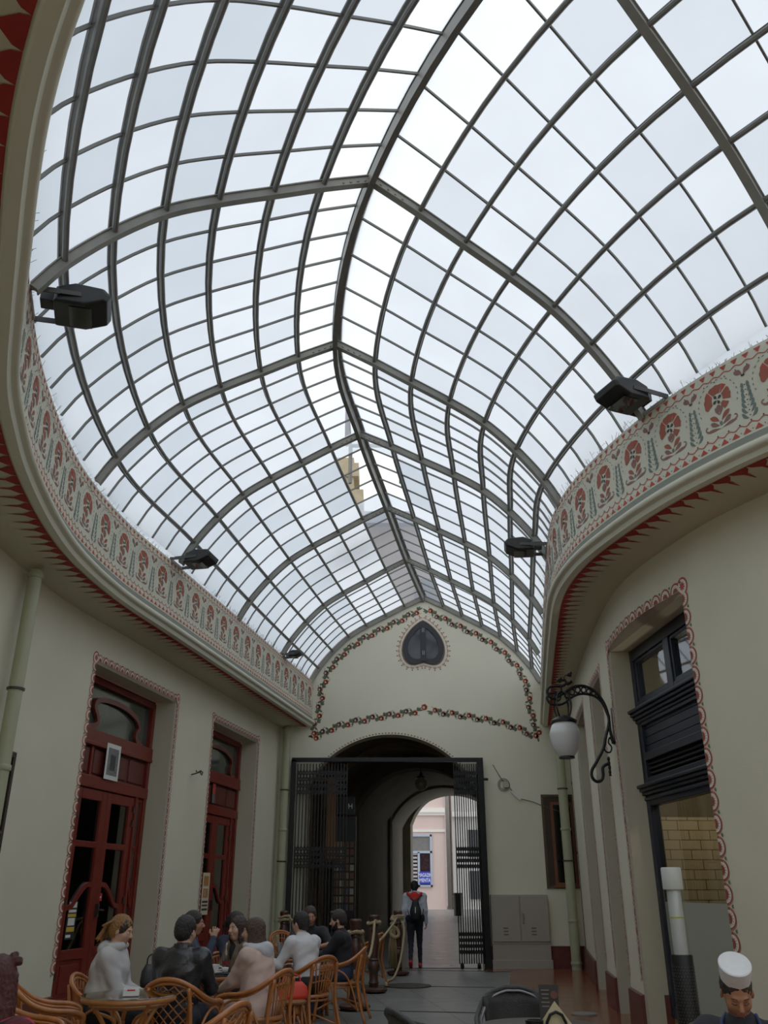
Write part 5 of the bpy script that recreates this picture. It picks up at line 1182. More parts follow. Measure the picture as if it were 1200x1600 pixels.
# handbag and red bag
def bag(loc, label, m, w, d, h, name='handbag'):
    b = empty(name, loc, .3, label=label, cat='bag'); mb = MB(); V = []
    for z, k in ((0, .9), (.25*h, 1), (.7*h, .92), (h, .62)):
        for i in range(16): a = 2*PI*i/16; V.append((w/2*k*(abs(math.cos(a))**.6)*(1 if math.cos(a) > 0 else -1), d/2*k*(abs(math.sin(a))**.6)*(1 if math.sin(a) > 0 else -1)*(1-.5*z/h), z))
    F = [(j*16+i, j*16+(i+1) % 16, (j+1)*16+(i+1) % 16, (j+1)*16+i) for j in range(3) for i in range(16)]+[tuple(range(15, -1, -1)), tuple(range(48, 64))]
    mb.add(V, F); mb.build('body', m, b, smooth=True); mb = MB(); mb.tube([tuple(p) for p in crom([(-w*.25, 0, h*.9), (-w*.22, 0, h*1.3), (0, 0, h*1.45), (w*.22, 0, h*1.3), (w*.25, 0, h*.9)], 5)], .008, 6); mb.build('strap', m, b, smooth=True); return b
bag((-2.3, 9.6, .62), 'black handbag on a stool between the grey hoodie and the leather jacket', mat('black_leather_bag', (28, 27, 30), .45), .22, .14, .20)
sc2 = empty('stool', (-2.3, 9.6, 0), label='small rattan stool carrying the black handbag', cat='stool'); mb = MB(); mb.lathe([(.0, .58), (.16, .58), (.17, .60), (.16, .62), (.0, .62)], seg=20); mb.build('seat', M_ratw, sc2, smooth=math.radians(50))
for k in range(4): mb = MB(); a = k*PI/2+.4; mb.tube([(.12*math.cos(a), .12*math.sin(a), .58), (.17*math.cos(a), .17*math.sin(a), 0)], .015, 6); mb.build('leg', M_rat, sc2, smooth=True)
bag((-.98, 10.35, .44), 'bright red and grey bag on the seat behind the white shirt', mat('red_nylon', (214, 52, 36), .6, var=.08), .36, .15, .16, 'shopping_bag')
sc3 = empty('stool', (-.98, 10.35, 0), label='low dark stool under the red bag', cat='stool'); mb = MB(); mb.lathe([(.0, .40), (.15, .40), (.16, .42), (.15, .44), (.0, .44)], seg=20); mb.build('seat', M_ratw, sc3, smooth=math.radians(50))
for k in range(4): mb = MB(); a = k*PI/2+.4; mb.tube([(.11*math.cos(a), .11*math.sin(a), .40), (.15*math.cos(a), .15*math.sin(a), 0)], .014, 6); mb.build('leg', M_rat, sc3, smooth=True)
# ------------------------------------------------------------------ black wicker chairs and table at the bottom right
M_blk = mat('black_wicker', (38, 36, 36), .5, var=.3, scale=40, bump=.6, bscale=160); M_alu = mat('grey_metal_tube', (120, 120, 120), .35, metal=.7)
def make_wicker():
    c = empty('wicker_chair', cat='chair'); mb = MB()
    V = []; n = 16
    for j in range(6):
        t = j/5
        for i in range(n+1):
            a = PI*(1.0+i/n); w = .22+.04*t; V.append((w*math.cos(a)*-1, -.02+.24*math.sin(a)*(1+.1*t), .47+.36*t*(1-.12*abs(math.cos(a))**3)))
    F = [(j*(n+1)+i, j*(n+1)+i+1, (j+1)*(n+1)+i+1, (j+1)*(n+1)+i) for j in range(5) for i in range(3, n-3)]
    mb.add(V, F); b = mb.build('backrest', M_blk, c, smooth=True); sd = b.modifiers.new('t', 'SOLIDIFY'); sd.thickness = .018
    arm = [(-.27, .26, .0), (-.275, .25, .45), (-.28, .22, .62), (-.285, .05, .665), (-.27, -.12, .70), (-.20, -.24, .80), (-.08, -.29, .845), (0, -.295, .85)]
    for k, m_ in ((1, M_blk), (.9, M_alu)):
        mb = MB(); full = arm+[(-x, y, z) for x, y, z in reversed(arm[:-1])]; mb.tube([(p[0]*k, p[1]+(0 if k == 1 else .02), p[2]-(0 if k == 1 else .018)) for p in crom(full, 6)], .018 if k == 1 else .010, 8); mb.build('arm_rail', m_, c, smooth=True)
    mb = MB(); mb.bbox((-.24, -.22, .42), (.24, .24, .46)); mb.build('seat', M_blk, c, bevel=.015)
    for sx in (-1, 1): mb = MB(); mb.tube([(sx*.20, -.22, .45), (sx*.24, -.30, 0)], .014, 8); mb.build('leg', M_alu, c, smooth=True)
    return c
WC = make_wicker(); G_ = 'black wicker armchairs at the bottom right'
dress(WC, .92, 6.75, 182, 'black wicker armchair behind the dark round table', G_)
dress(copy_tree(WC), .32, 5.85, 70, 'black wicker armchair leaning in left of the dark round table', G_)
dress(copy_tree(WC), 1.55, 5.55, -40, 'black wicker armchair right of the dark table, before the heater', G_)
tb = empty('dark_table', (.95, 5.98, 0), label='dark round table with menu and napkins at the bottom right', cat='table')
mb = MB(); mb.lathe([(.0, .715), (.36, .715), (.38, .73), (.375, .745), (.0, .75)], seg=40); mb.build('tabletop', mat('dark_brown_tabletop', (52, 46, 42), .35, var=.1), tb, smooth=math.radians(40))
mb = MB(); mb.lathe([(.22, 0), (.21, .03), (.04, .05), (.035, .7), (.12, .715)], seg=24); mb.build('pedestal', M_black, tb, smooth=math.radians(40))
mn = empty('menu_stand', (1.03, 6.12, .752), -.12, label='black menu card standing on the dark round table', cat='menu')
mb = MB(); mb.box((0, 0, .10), (.12, .006, .20), 0, Matrix.Rotation(-.12, 3, 'X')); mb.bbox((-.05, -.04, 0), (.05, .04, .008)); mb.build('card', mat('black_menu_card', (34, 30, 30), .45), mn)
mb = MB()
for k in range(6): mb.box((-.022, -.004-.012*0, .17-.022*k), (.05-.006*(k % 3), .004, .006), 0)
mb.build('printed_lines', mat('grey_menu_print', (120, 116, 110), .6), mn); mb = MB(); mb.lathe([(.0, -.001), (.022, -.001), (.022, .001), (.0, .001)], seg=16); o = mb.build('round_mark', mat('dull_red_mark', (110, 62, 52), .6), mn); o.rotation_euler = (PI/2, 0, 0); o.location = (.032, -.008, .145)
nk = empty('napkin_holder', (1.02, 5.86, .752), -.1, label='napkin holder with pale folded napkins on the dark table', cat='napkin holder')
mb = MB()
for y in (-.02, .0, .02): mb.add([(-.10, y, .01), (.10, y, .01), (0, y+.004, .135)], [(0, 1, 2)]); mb.add([(-.10, y+.012, .01), (.10, y+.012, .01), (0, y+.008, .13)], [(0, 1, 2)])
mb.build('napkin', mat('cream_napkin', (206, 190, 150), .85), nk)
mb = MB()
for y in (-.035, .045):
    mb.tube([(-.055, y, .0), (-.055, y, .03), (-.035, y, .07), (0, y, .085), (.035, y, .07), (.055, y, .03), (.055, y, 0)], .009, 8)
mb.bbox((-.07, -.04, 0), (.07, .05, .008)); mb.build('holder', M_black, nk, smooth=math.radians(40))
mb = MB(); mb.lathe([(.0, 0), (.05, 0), (.055, .045), (.046, .045), (.042, .012), (.0, .012)], seg=20); o = mb.build('ashtray', mat('black_ashtray', (20, 20, 20), .3), smooth=math.radians(40), label='round black ashtray beside the napkin holder', cat='ashtray'); o.location = (.885, 5.82, .752)
# ------------------------------------------------------------------ people: one continuous skin of blended volumes
def surface_nets(F, org, h, lab):
    ins = F < 0; nx, ny, nz = F.shape; cs = (nx-1, ny-1, nz-1)
    acc = np.zeros(cs+(3,), np.float32); cnt = np.zeros(cs, np.float32)
    sl = lambda c: F[c[0]:c[0]+cs[0], c[1]:c[1]+cs[1], c[2]:c[2]+cs[2]]
    for ax in range(3):
        oth = [a for a in range(3) if a != ax]
        for p in (0, 1):
            for q in (0, 1):
                a = [0, 0, 0]; a[oth[0]] = p; a[oth[1]] = q; b = list(a); b[ax] = 1
                A, B = sl(a), sl(b); m = (A < 0) != (B < 0); t = np.where(m, A/np.where(m, A-B, 1), 0)
                acc[..., ax] += t; acc[..., oth[0]] += m*p; acc[..., oth[1]] += m*q; cnt += m
    act = cnt > 0; idx = -np.ones(cs, np.int64); idx[act] = np.arange(act.sum()); I = np.argwhere(act)
    V = (I+acc[act]/cnt[act][:, None])*h+org; L = lab[I[:, 0], I[:, 1], I[:, 2]]
    Q = []
    for ax in range(3):
        oth = [a for a in range(3) if a != ax]; s0 = [slice(1, -1)]*3; s0[ax] = slice(0, -1); s1 = list(s0); s1[ax] = slice(1, None)
        A, B = ins[tuple(s0)], ins[tuple(s1)]; E = np.argwhere(A != B)
        if not len(E): continue
        flip = A[E[:, 0], E[:, 1], E[:, 2]]; C = E.copy(); C[:, oth[0]] += 1; C[:, oth[1]] += 1
        g = []
        for d0, d1 in ((1, 1), (0, 1), (0, 0), (1, 0)):
            c = C.copy(); c[:, oth[0]] -= d0; c[:, oth[1]] -= d1; g.append(idx[c[:, 0], c[:, 1], c[:, 2]])
        g = np.stack(g, 1)
        if ax == 1: flip = ~flip
        g[~flip] = g[~flip][:, ::-1]; Q.append(g)
    return V, np.concatenate(Q), L
class Blob:
    def __init__(s): s.p = []
    def cap(s, a, b, ra, rb, lab=0, k=.02): s.p.append(('c', np.array(a, float), np.array(b, float), ra, rb, lab, k)); return s
    def ell(s, c, r, lab=0, k=.02, R=None): s.p.append(('e', np.array(c, float), np.array(r, float), np.eye(3) if R is None else R, None, lab, k)); return s
    def sub(s, c, r, k=.01, R=None): s.p.append(('s', np.array(c, float), np.array(r, float), np.eye(3) if R is None else R, None, 0, k)); return s
    def cut(s, c, n): s.p.append(('h', np.array(c, float), np.array(n, float), 0, 0, 0, 0)); return s
    def bounds(s):
        lo = np.full(3, 9.); hi = -lo
        for q in s.p:
            if q[0] == 'c': lo = np.minimum(lo, np.minimum(q[1]-q[3], q[2]-q[4])); hi = np.maximum(hi, np.maximum(q[1]+q[3], q[2]+q[4]))
            if q[0] == 'e': m = q[2].max(); lo = np.minimum(lo, q[1]-m); hi = np.maximum(hi, q[1]+m)
        return lo-.03, hi+.03
    def mesh(s, name, mats, parent, h, noise=None):
        lo, hi = s.bounds(); n = np.ceil((hi-lo)/h).astype(int)+1; F = np.full(n, 1., np.float32); G = np.full(n, 9., np.float32); Lb = np.zeros(n, np.int8)
        for q in s.p:
            if q[0] == 'h':
                X = [lo[i]+h*np.arange(n[i]) for i in range(3)]; P = np.meshgrid(*X, indexing='ij'); d = sum((P[i]-q[1][i])*q[2][i] for i in range(3)); F = np.maximum(F, d.astype(np.float32)); continue
            if q[0] == 'c': a = np.minimum(q[1]-q[3], q[2]-q[4]); b = np.maximum(q[1]+q[3], q[2]+q[4])
            else: m = q[2].max(); a, b = q[1]-m, q[1]+m
            mg = .045; i0 = np.maximum(((a-mg-lo)/h).astype(int), 0); i1 = np.minimum(((b+mg-lo)/h).astype(int)+2, n)
            X = [lo[i]+h*np.arange(i0[i], i1[i]) for i in range(3)]; P = np.stack(np.meshgrid(*X, indexing='ij'), -1).astype(np.float32); sl = tuple(slice(i0[i], i1[i]) for i in range(3))
            if q[0] == 'c':
                ab = q[2]-q[1]; t = np.clip(((P-q[1])@ab)/max(ab@ab, 1e-9), 0, 1); d = np.linalg.norm(P-q[1]-t[..., None]*ab, axis=-1)-(q[3]+(q[4]-q[3])*t)
            else:
                L = (P-q[1])@q[3]; k0 = np.linalg.norm(L/q[2], axis=-1); k1 = np.linalg.norm(L/q[2]**2, axis=-1)+1e-6; d = k0*(k0-1)/k1
            k = q[6]; f = F[sl]
            if q[0] == 's': d = -d; hh = np.clip(.5+.5*(d-f)/k, 0, 1); F[sl] = f+(d-f)*hh+k*hh*(1-hh); continue
            hh = np.clip(.5+.5*(f-d)/k, 0, 1); F[sl] = f+(d-f)*hh-k*hh*(1-hh)
            g = G[sl]; u = d < g; g[u] = d[u]; Lb[sl][u] = q[5]
        if noise:
            amp, fr, labs = noise; X = [lo[i]+h*np.arange(n[i]) for i in range(3)]; P = np.meshgrid(*X, indexing='ij')
            w = np.sin(P[0]*fr+2*np.sin(P[2]*fr*.6))*np.sin(P[2]*fr*1.1+1.7*np.sin(P[1]*fr*.7)+P[1]*fr*.5)+.5*np.sin(P[1]*fr*1.9+P[2]*fr*.8+np.sin(P[0]*fr))
            F += (amp*w*np.isin(Lb, labs)).astype(np.float32)
        V, Q, L = surface_nets(F, lo, h, Lb)
        me = bpy.data.meshes.new(name); me.vertices.add(len(V)); me.vertices.foreach_set('co', V.astype(np.float32).ravel()); me.loops.add(len(Q)*4); me.loops.foreach_set('vertex_index', Q.ravel().astype(np.int32)); me.polygons.add(len(Q)); me.polygons.foreach_set('loop_start', np.arange(len(Q), dtype=np.int32)*4)
        for m in mats: me.materials.append(m)
        me.polygons.foreach_set('material_index', L[Q[:, 0]].astype(np.int32)); me.polygons.foreach_set('use_smooth', np.ones(len(Q), bool)); me.update(calc_edges=True)
        o = bpy.data.objects.new(name, me); COL.objects.link(o); o.parent = parent; return o
V3 = lambda *a: np.array(a, float)
def rotm(yaw, pitch, roll=0):
    "yaw to the figure's right, pitch down, degrees"
    a, b, c = math.radians(-yaw), math.radians(-pitch), math.radians(roll)
    return np.array(Matrix.Rotation(a, 3, 'Z') @ Matrix.Rotation(b, 3, 'X') @ Matrix.Rotation(c, 3, 'Y'))
def elbow(s, w, l1, l2, pole):
    d = w-s; D_ = np.linalg.norm(d); D_ = min(D_, (l1+l2)*.985); u = d/np.linalg.norm(d); a = (l1*l1-l2*l2+D_*D_)/(2*D_); hh = math.sqrt(max(l1*l1-a*a, 0)); p = pole-u*(pole@u); p /= np.linalg.norm(p)
    return s+u*a+p*hh, s+u*D_
def hand(B, w, d, nrm, sg, curl=.9, lab=0):
    d = d/np.linalg.norm(d); nrm = nrm-d*(nrm@d); nrm /= np.linalg.norm(nrm); sd = np.cross(d, nrm)*sg      # sd: towards the thumb
    for o_ in (-.022, 0, .022): B.cap(w+d*.01+sd*o_*.7, w+d*.075+sd*o_, .016, .0125, lab, .012)
    for o_, L in ((.031, .068), (.0105, .078), (-.0105, .072), (-.031, .056)):
        b = w+d*.078+sd*o_; c1 = curl*.45; c2 = curl*1.15
        m = b+(d*math.cos(c1)+nrm*math.sin(c1))*L*.5+sd*o_*.12; e = m+(d*math.cos(c2)+nrm*math.sin(c2))*L*.5
        B.cap(b, m, .0092, .0085, lab, .005); B.cap(m, e, .0085, .0068, lab, .004)
    b = w+d*.025+sd*.026; m = b+d*.030+sd*.028+nrm*.012; e = m+d*.030+sd*.004+nrm*.014; B.cap(b, m, .013, .0105, lab, .01); B.cap(m, e, .0105, .0085, lab, .005)
SKINS = {'fair': (196, 150, 126), 'tan': (168, 116, 88), 'olive': (150, 104, 80)}
EYEW = mat('eye_white', (215, 210, 204), .2); EYED = mat('eye_dark', (30, 22, 18), .2); LIP = mat('lip_rose', (158, 98, 86), .5)
def person(loc, face, label, top, pants, shoes=(40, 38, 38), skin='fair', sc=1.0, bulk=1.0, lean=0.0, turn=0, head=(0, 0, 0), hands=None, stand=None, sleeve=1.0, hair=None, haircol=(40, 28, 22), neckz=0, collar=None, topm=None, under=None, longcoat=False, seat=.44, curl=.9, fine=.0062, eyes=True):
    root = empty('person', (loc[0], loc[1], 0), -math.radians(face), label=label, cat='person')
    root.scale = (sc, sc, sc)
    Ms = [mat('skin_'+skin, SKINS[skin], .5, var=.06, scale=10), topm or mat('cloth_%d_%d_%d' % top, top, .85, var=.1, scale=8, bump=.2, bscale=180), mat('cloth_%d_%d_%d' % pants, pants, .85, var=.15, scale=8), mat('shoe_%d_%d_%d' % shoes, shoes, .5), LIP, mat('cloth_%d_%d_%d' % (under or (60, 60, 62)), under or (60, 60, 62), .85)]
    B = Blob(); ly = lean
    if stand: J = stand
    else:
        J = dict(pel=V3(0, -.04, .54), hip=.095, knees=[V3(-.14, .40, .51), V3(.14, .40, .51)], ank=[V3(-.14, .36, .09), V3(.14, .40, .09)])
    pel = J['pel']; chest = pel+V3(0, ly*.55-.01, .31); nb = pel+V3(0, ly, .495); tw = rotm(turn, 0)
    W = bulk
    B.ell(pel, (.165*W, .125*W, .12), 2 if not longcoat else 1, .05); B.ell(pel+(chest-pel)*.45, (.158*W, .130*W, .17), 1, .06); B.ell(chest+V3(0, 0, .0), (.168*(1+.7*(W-1)), .120*W, .17), 1, .05)
    SH = []
    for sg in (-1, 1): SH.append(chest+tw@V3(sg*.172*(1+.5*(W-1)), .0, .112)+V3(0, ly*.3, 0))
    B.cap(SH[0], SH[1], .066, .066, 1, .07); B.cap(chest+V3(0, 0, .09), nb-V3(0, 0, .01), .110, .066, 1, .06)
    hc_ = nb+V3(0, .032, .128); R = rotm(*head); hp = lambda x, y, z: hc_+R@V3(x, y, z)
    B.cap(nb-V3(0, 0, .03), hp(0, -.015, -.06), .056, .052, 0, .02)
    B.ell(hp(0, -.012, .02), (.076, .095, .096), 0, .02, R); B.ell(hp(0, .022, -.030), (.061, .071, .084), 0, .02, R); B.ell(hp(0, .048, -.088), (.034, .032, .024), 0, .02, R)
    B.cap(hp(-.028, .080, .022), hp(.028, .080, .022), .010, .010, 0, .016)
    for sg in (-1, 1): B.ell(hp(sg*.036, .058, -.028), (.024, .024, .024), 0, .02, R); B.ell(hp(sg*.077, -.006, -.010), (.009, .019, .029), 0, .006, R@rotm(sg*20, 0)); B.sub(hp(sg*.031, .101, .004), (.017, .014, .013), .010, R)
    B.cap(hp(0, .086, .010), hp(0, .109, -.024), .0085, .0125, 0, .008); B.ell(hp(0, .100, -.030), (.0165, .010, .008), 0, .006, R)
    B.cap(hp(-.017, .088, -.053), hp(.017, .088, -.053), .0058, .0058, 4, .004); B.cap(hp(-.014, .088, -.063), hp(.014, .088, -.063), .007, .007, 4, .004)
    # legs
    for i, sg in enumerate((-1, 1)):
        hpj = pel+V3(sg*J['hip'], .0, -.01); kn, an = J['knees'][i], J['ank'][i]; B.cap(hpj, kn, .088*W, .062, 2, .03); B.cap(kn, an, .060, .042, 2, .02)
        tdir = J.get('toe', [V3(0, 1, -.25)]*2)[i]; tdir = tdir/np.linalg.norm(tdir); heel = an+V3(0, -.02, -.035)
        B.cap(heel, heel+tdir*.08, .040, .040, 3, .02); B.cap(heel+tdir*.08, heel+tdir*.19, .038, .030, 3, .02)
    if longcoat:
        for i, sg in enumerate((-1, 1)): hpj = pel+V3(sg*J['hip'], 0, .0); B.cap(hpj, hpj+(J['knees'][i]-hpj)*.7, .105*W, .085, 1, .03)
        B.cap(pel+V3(-.12, -.06, -.04), pel+V3(.12, -.06, -.04), .10, .10, 1, .05); B.cap(chest+V3(0, 0, -.02), pel+V3(0, -.02, .0), .150, .165, 1, .06); B.cap(pel+V3(-.10, -.12, -.06), pel+V3(.10, -.12, -.06), .06, .06, 1, .05)
    hands = hands or [V3(-.06, .36, .60), V3(.06, .36, .60)]
    for i, sg in enumerate((-1, 1)):
        h_ = hands[i]; pole = V3(sg*.55, -.35, -1)
        if len(h_) > 3: pole = V3(*h_[3:6]); h_ = V3(*h_[:3])
        el, wr_ = elbow(SH[i], np.array(h_, float), .275, .245, pole); up_m = sleeve
        B.cap(SH[i], el, .062*(.6+.4*W), .050*(.6+.4*W), 1 if up_m > 0 else 0, .06)
        if sleeve >= 1: B.cap(el, el+(wr_-el)*.97, .049*(.7+.3*W), .037, 1, .03); B.cap(el+(wr_-el)*.7, wr_, .024, .022, 0, .01)
        elif sleeve > .5: mid = el+(wr_-el)*.45; B.cap(el, mid, .045, .041, 1, .015); B.cap(el, wr_, .034, .024, 0, .02)
        else: B.cap(SH[i], SH[i]+(el-SH[i])*.8, .062, .055, 1, .02); B.cap(el, wr_, .040, .024, 0, .02)
        d = wr_-el; d /= np.linalg.norm(d); hand(B, wr_, d, V3(-sg*.6, .1, -.8) if abs(d[2]) < .7 else V3(-sg, 0, .1), sg, curl)
    if under: B.ell(chest+V3(0, .085*W, .06), (.045, .04, .12), 5, .01)
    body = B.mesh('body', Ms, root, fine, noise=(.0042, 30, [1, 2]))
    # eyes
    mb = MB()
    if not eyes:
        for sg in (-1, 1): mb.tube([hp(sg*.018, .090, -.002), hp(sg*.031, .0885, -.006), hp(sg*.044, .079, -.001)], .0022, 5, mi=1)
    for sg in (-1, 1) if eyes else ():
        mb = MB(); mb.ell(hp(sg*.031, .0795, .003), (.0105, .0105, .0062), 10, 8, 0, Matrix(R)); mb.ell(hp(sg*.031, .0865, .003), (.0050, .0045, .0052), 8, 6, 1); mb.build('eye', [EYEW, EYED], root, smooth=True)
    if not eyes: mb.build('eyelashes', [EYED, EYED], root, smooth=True)
    mb = MB()
    for sg in (-1, 1): mb.tube([hp(sg*.016, .0895, .025), hp(sg*.030, .0885, .030), hp(sg*.045, .078, .025)], .0026, 5)
    mb.build('eyebrows', mat('brow_%d' % haircol[0], tuple(int(v*.9+16) for v in haircol), .9), root, smooth=True)
    if hair:
        H = Blob(); HM = mat('hair_%d_%d_%d' % haircol, haircol, .5, var=.45, scale=16, bump=.7, bscale=60, stretch=(5, 5, 1.2))
        t = .010 if hair != 'crop' else .004
        H.ell(hp(0, -.020, .030), (.077+t, .096+t, .092+t), 0, .02, R); H.ell(hp(0, -.045, -.02), (.070+t*.6, .066+t, .070), 0, .02, R)
        H.sub(hp(0, .085, -.045), (.070, .062, .108), .01, R)
        if hair in ('short', 'crop', 'quiff', 'bun', 'pony', 'dread', 'bow'):
            H.sub(hp(.085, .02, -.055), (.035, .05, .055), .008, R); H.sub(hp(-.085, .02, -.055), (.035, .05, .055), .008, R)
        if hair == 'quiff': H.cap(hp(-.03, .06, .105), hp(.035, .06, .105), .022, .022, 0, .02)
        if hair == 'bun': H.ell(hp(0, -.125, .045), (.035, .032, .035), 0, .01, R)
        if hair == 'pony': H.ell(hp(0, -.115, .05), (.03, .03, .03), 0, .01, R); H.cap(hp(0, -.12, .05), hp(.0, -.165, -.03), .028, .026, 0, .01); H.cap(hp(0, -.165, -.03), hp(0, -.15, -.14), .026, .010, 0, .01)
        if hair == 'dread':
            rr = random.Random(4)
            for k in range(26):
                a = -1.4+2.8*k/25; x = math.sin(a)*.07; H.cap(hp(x*.6, -.03-.03*math.cos(a), .10), hp(x*1.1+rr.uniform(-.02, .02), -.13-.02*rr.random(), -.0), .012, .011, 0, .004); H.cap(hp(x*1.1, -.13, .0), hp(x*1.2+rr.uniform(-.03, .03), -.14-.03*rr.random(), -.10-.04*rr.random()), .011, .008, 0, .004)
        if hair in ('long', 'longred'):
            for k in range(22):
                a = math.radians(-118+236*k/21); x, y = math.sin(a)*.088, -math.cos(a)*.088-.018; dz = -.30+.03*math.sin(k*2.1)
                H.cap(hp(x*.86, y*.86, .03), hp(x*.98, y*1.04, -.10), .018, .019, 0, .010); q = hp(x*.98, y*1.04, -.10); q2 = V3(q[0]+x*.15+.01*math.sin(k*1.7), q[1]-.03+.01*math.cos(k*2.3), (q[2]+hc_[2]+dz)/2); H.cap(q, q2, .019, .017, 0, .008); H.cap(q2, V3(q2[0]+x*.25-.012*math.sin(k*1.7), q2[1]-.005, hc_[2]+dz), .017, .007, 0, .006)
        if hair == 'longred': H.ell(hp(.060, -.02, .105), (.026, .022, .020), 0, .01, R); H.ell(hp(.088, -.03, .098), (.020, .018, .022), 0, .008, R); H.ell(hp(.058, -.01, .128), (.020, .018, .014), 0, .008, R)
        H.mesh('hair', [HM] if hair != 'dread' else [HM], root, .0058, noise=(.0022, 120, [0]))
    return root, hp, hc_, nb, SH, Ms
def beard(root, hp, R, col):
    H = Blob(); H.ell(hp(0, .035, -.078), (.058, .062, .048), 0, .02, R); H.cap(hp(-.06, .02, -.03), hp(-.045, .05, -.07), .016, .02, 0, .02); H.cap(hp(.06, .02, -.03), hp(.045, .05, -.07), .016, .02, 0, .02); H.cap(hp(-.02, .098, -.045), hp(.02, .098, -.045), .007, .007, 0, .01); H.sub(hp(0, .115, -.058), (.020, .018, .010), .004, R)
    H.mesh('beard', [mat('beard_%d' % col[0], col, .8, var=.4, scale=30, bump=.6, bscale=200)], root, .0055)
def hood(root, nb, m, r=.05, back=.10):
    H = Blob()
    for k in range(13):
        a = math.radians(-140+280*k/12); x, y = math.sin(a)*.105, -math.cos(a)*.085; H.cap(nb+V3(x, y, .015-.02*math.cos(a/2)), nb+V3(x*1.02, y-.02, -.01), .030, .028, 0, .03)
    H.ell(nb+V3(0, -back, -.035), (.10, .055, .085), 0, .04); H.mesh('hood', [m], root, .0065, noise=(.003, 40, [0]))
def cigarette(w, label):
    mb = MB(); mb.tube([(0, 0, 0), (.06, 0, .01)], .004, 8); o = mb.build('cigarette', Wp, label=label, cat='cigarette'); o.location = w; return o
# 1 person at the very left edge, seen from behind
person((-1.75, 4.42), 20, 'person with long dark red hair in a red plaid shirt, seen from behind', (130, 28, 44), (40, 40, 46), topm=plaidmat('red_black_plaid', (30, 16, 20), (84, 22, 34), (170, 30, 60), 5.0), hair='longred', haircol=(70, 20, 16), sc=.95, head=(-25, 6, 0), bulk=1.34, fine=.0075)
# 2 hoodie
r_, hp, hc_, nb, SH, Ms = person((-2.40, 8.55), 88, 'person in a light grey hoodie with ochre braided hair, by the nearer door', (186, 184, 184), (38, 38, 44), hair='dread', haircol=(148, 100, 50), bulk=1.42, lean=.05, head=(8, 16, 0), hands=[V3(-.02, .27, .66), V3(.06, .30, .66)], curl=1.2, skin='fair')
hood(r_, nb, Ms[1]); 
H = Blob(); R = rotm(8, 16); H.ell(hp(0, .0, .03), (.084, .085, .092), 0, .02, R); H.sub(hp(0, .09, -.045), (.074, .06, .108), .01, R); H.sub(hp(0, -.12, .0), (.2, .10, .2), .01, R); H.mesh('hair_front', [mat('hair_dark', (38, 28, 24), .5, var=.4, bump=.6)], r_, .006)
# 3 leather jacket
r_, hp, hc_, nb, SH, Ms = person((-1.75, 8.36), 12, 'person in a black leather jacket seen from behind, short dark hair', (30, 31, 34), (44, 50, 62), hair='short', haircol=(26, 22, 22), bulk=1.22, lean=.04, head=(12, 8, 0), hands=[V3(-.16, .30, .72), V3(.14, .33, .76)], skin='fair', topm=mat('black_leather', (34, 35, 38), .32, var=.3, scale=12, bump=.5, bscale=30))
H = Blob()
for k in range(11): a = math.radians(-120+240*k/10); H.cap(nb+V3(math.sin(a)*.072, -math.cos(a)*.07, -.01), nb+V3(math.sin(a)*.070, -math.cos(a)*.068, .022), .020, .014, 0, .02)
H.mesh('collar', [Ms[1]], r_, .006)
# 4 woman in profile behind him
r_, *q = person((-2.06, 10.35), 78, 'person in profile with tied-back dark hair in denim, raising a cigarette', (48, 58, 76), (40, 42, 50), hair='bun', haircol=(34, 26, 24), sc=1.0, head=(4, 4, 0), hands=[V3(-.1, .28, .70), (.20, .20, 1.02, .4, -.2, -1)], skin='tan')
cigarette((-1.83, 10.22, 1.10), 'white cigarette in the raised hand of the tied-hair smoker')
# 5 far woman with pony tail
r_, *q = person((-1.71, 11.1), 130, 'person with dark ponytail in a navy jacket behind the coffee table', (34, 38, 56), (36, 38, 46), hair='pony', haircol=(36, 22, 24), sc=.98, head=(-20, 2, 0), hands=[V3(-.1, .28, .68), (.17, .22, .98, .4, -.2, -1)], skin='fair')
cigarette((-1.66, 10.80, 1.06), 'white cigarette in the hand of the ponytailed smoker')
# 6 brown coat
r_, hp, hc_, nb, SH, Ms = person((-1.54, 10.15), -132, 'person in a grey-brown coat facing left with long brown hair', (112, 92, 78), (40, 40, 46), hair='long', haircol=(52, 34, 28), sc=.965, lean=.04, head=(-8, 2, 0), hands=[V3(-.10, .34, .70), V3(.12, .32, .72)], under=(24, 24, 28), skin='fair')
# 7 pink coat
r_, hp, hc_, nb, SH, Ms = person((-1.20, 9.12), -66, 'person in a pale pink coat with long brown hair, seated with back half turned', (206, 178, 166), (44, 66, 110), hair='long', haircol=(70, 48, 36), sc=.97, lean=.07, head=(-18, 4, 0), hands=[V3(-.02, .38, .66), V3(.05, .38, .66)], longcoat=True, skin='fair', bulk=1.16)
hood(r_, nb, mat('pale_grey_hood', (190, 192, 200), .85, var=.08), back=.13)
mb = MB()
mb.tube([tuple(p) for p in crom([nb+V3(0, -.150, -.14), nb+V3(0, -.172, -.24), nb+V3(0, -.180, -.38), nb+V3(0, -.195, -.50)], 5)], .004, 5)
mb.tube([tuple(p) for p in crom([nb+V3(-.19, -.06, -.40), nb+V3(-.13, -.150, -.41), nb+V3(0, -.186, -.415), nb+V3(.13, -.150, -.41), nb+V3(.19, -.06, -.40)], 5)], .006, 5)
mb.build('coat_seam', mat('coat_seam_pink', (160, 128, 116), .9), r_, smooth=True)
# 8 white shirt
r_, hp, hc_, nb, SH, Ms = person((-.88, 10.95), -48, 'person in a white shirt seen from behind, reaching towards the far table', (214, 214, 218), (30, 30, 34), hair='short', haircol=(28, 22, 22), bulk=1.06, lean=.14, sc=.98, head=(-10, 10, 0), hands=[(-.22, .42, .78, -.5, -.3, -1), V3(.14, .36, .70)], skin='fair')
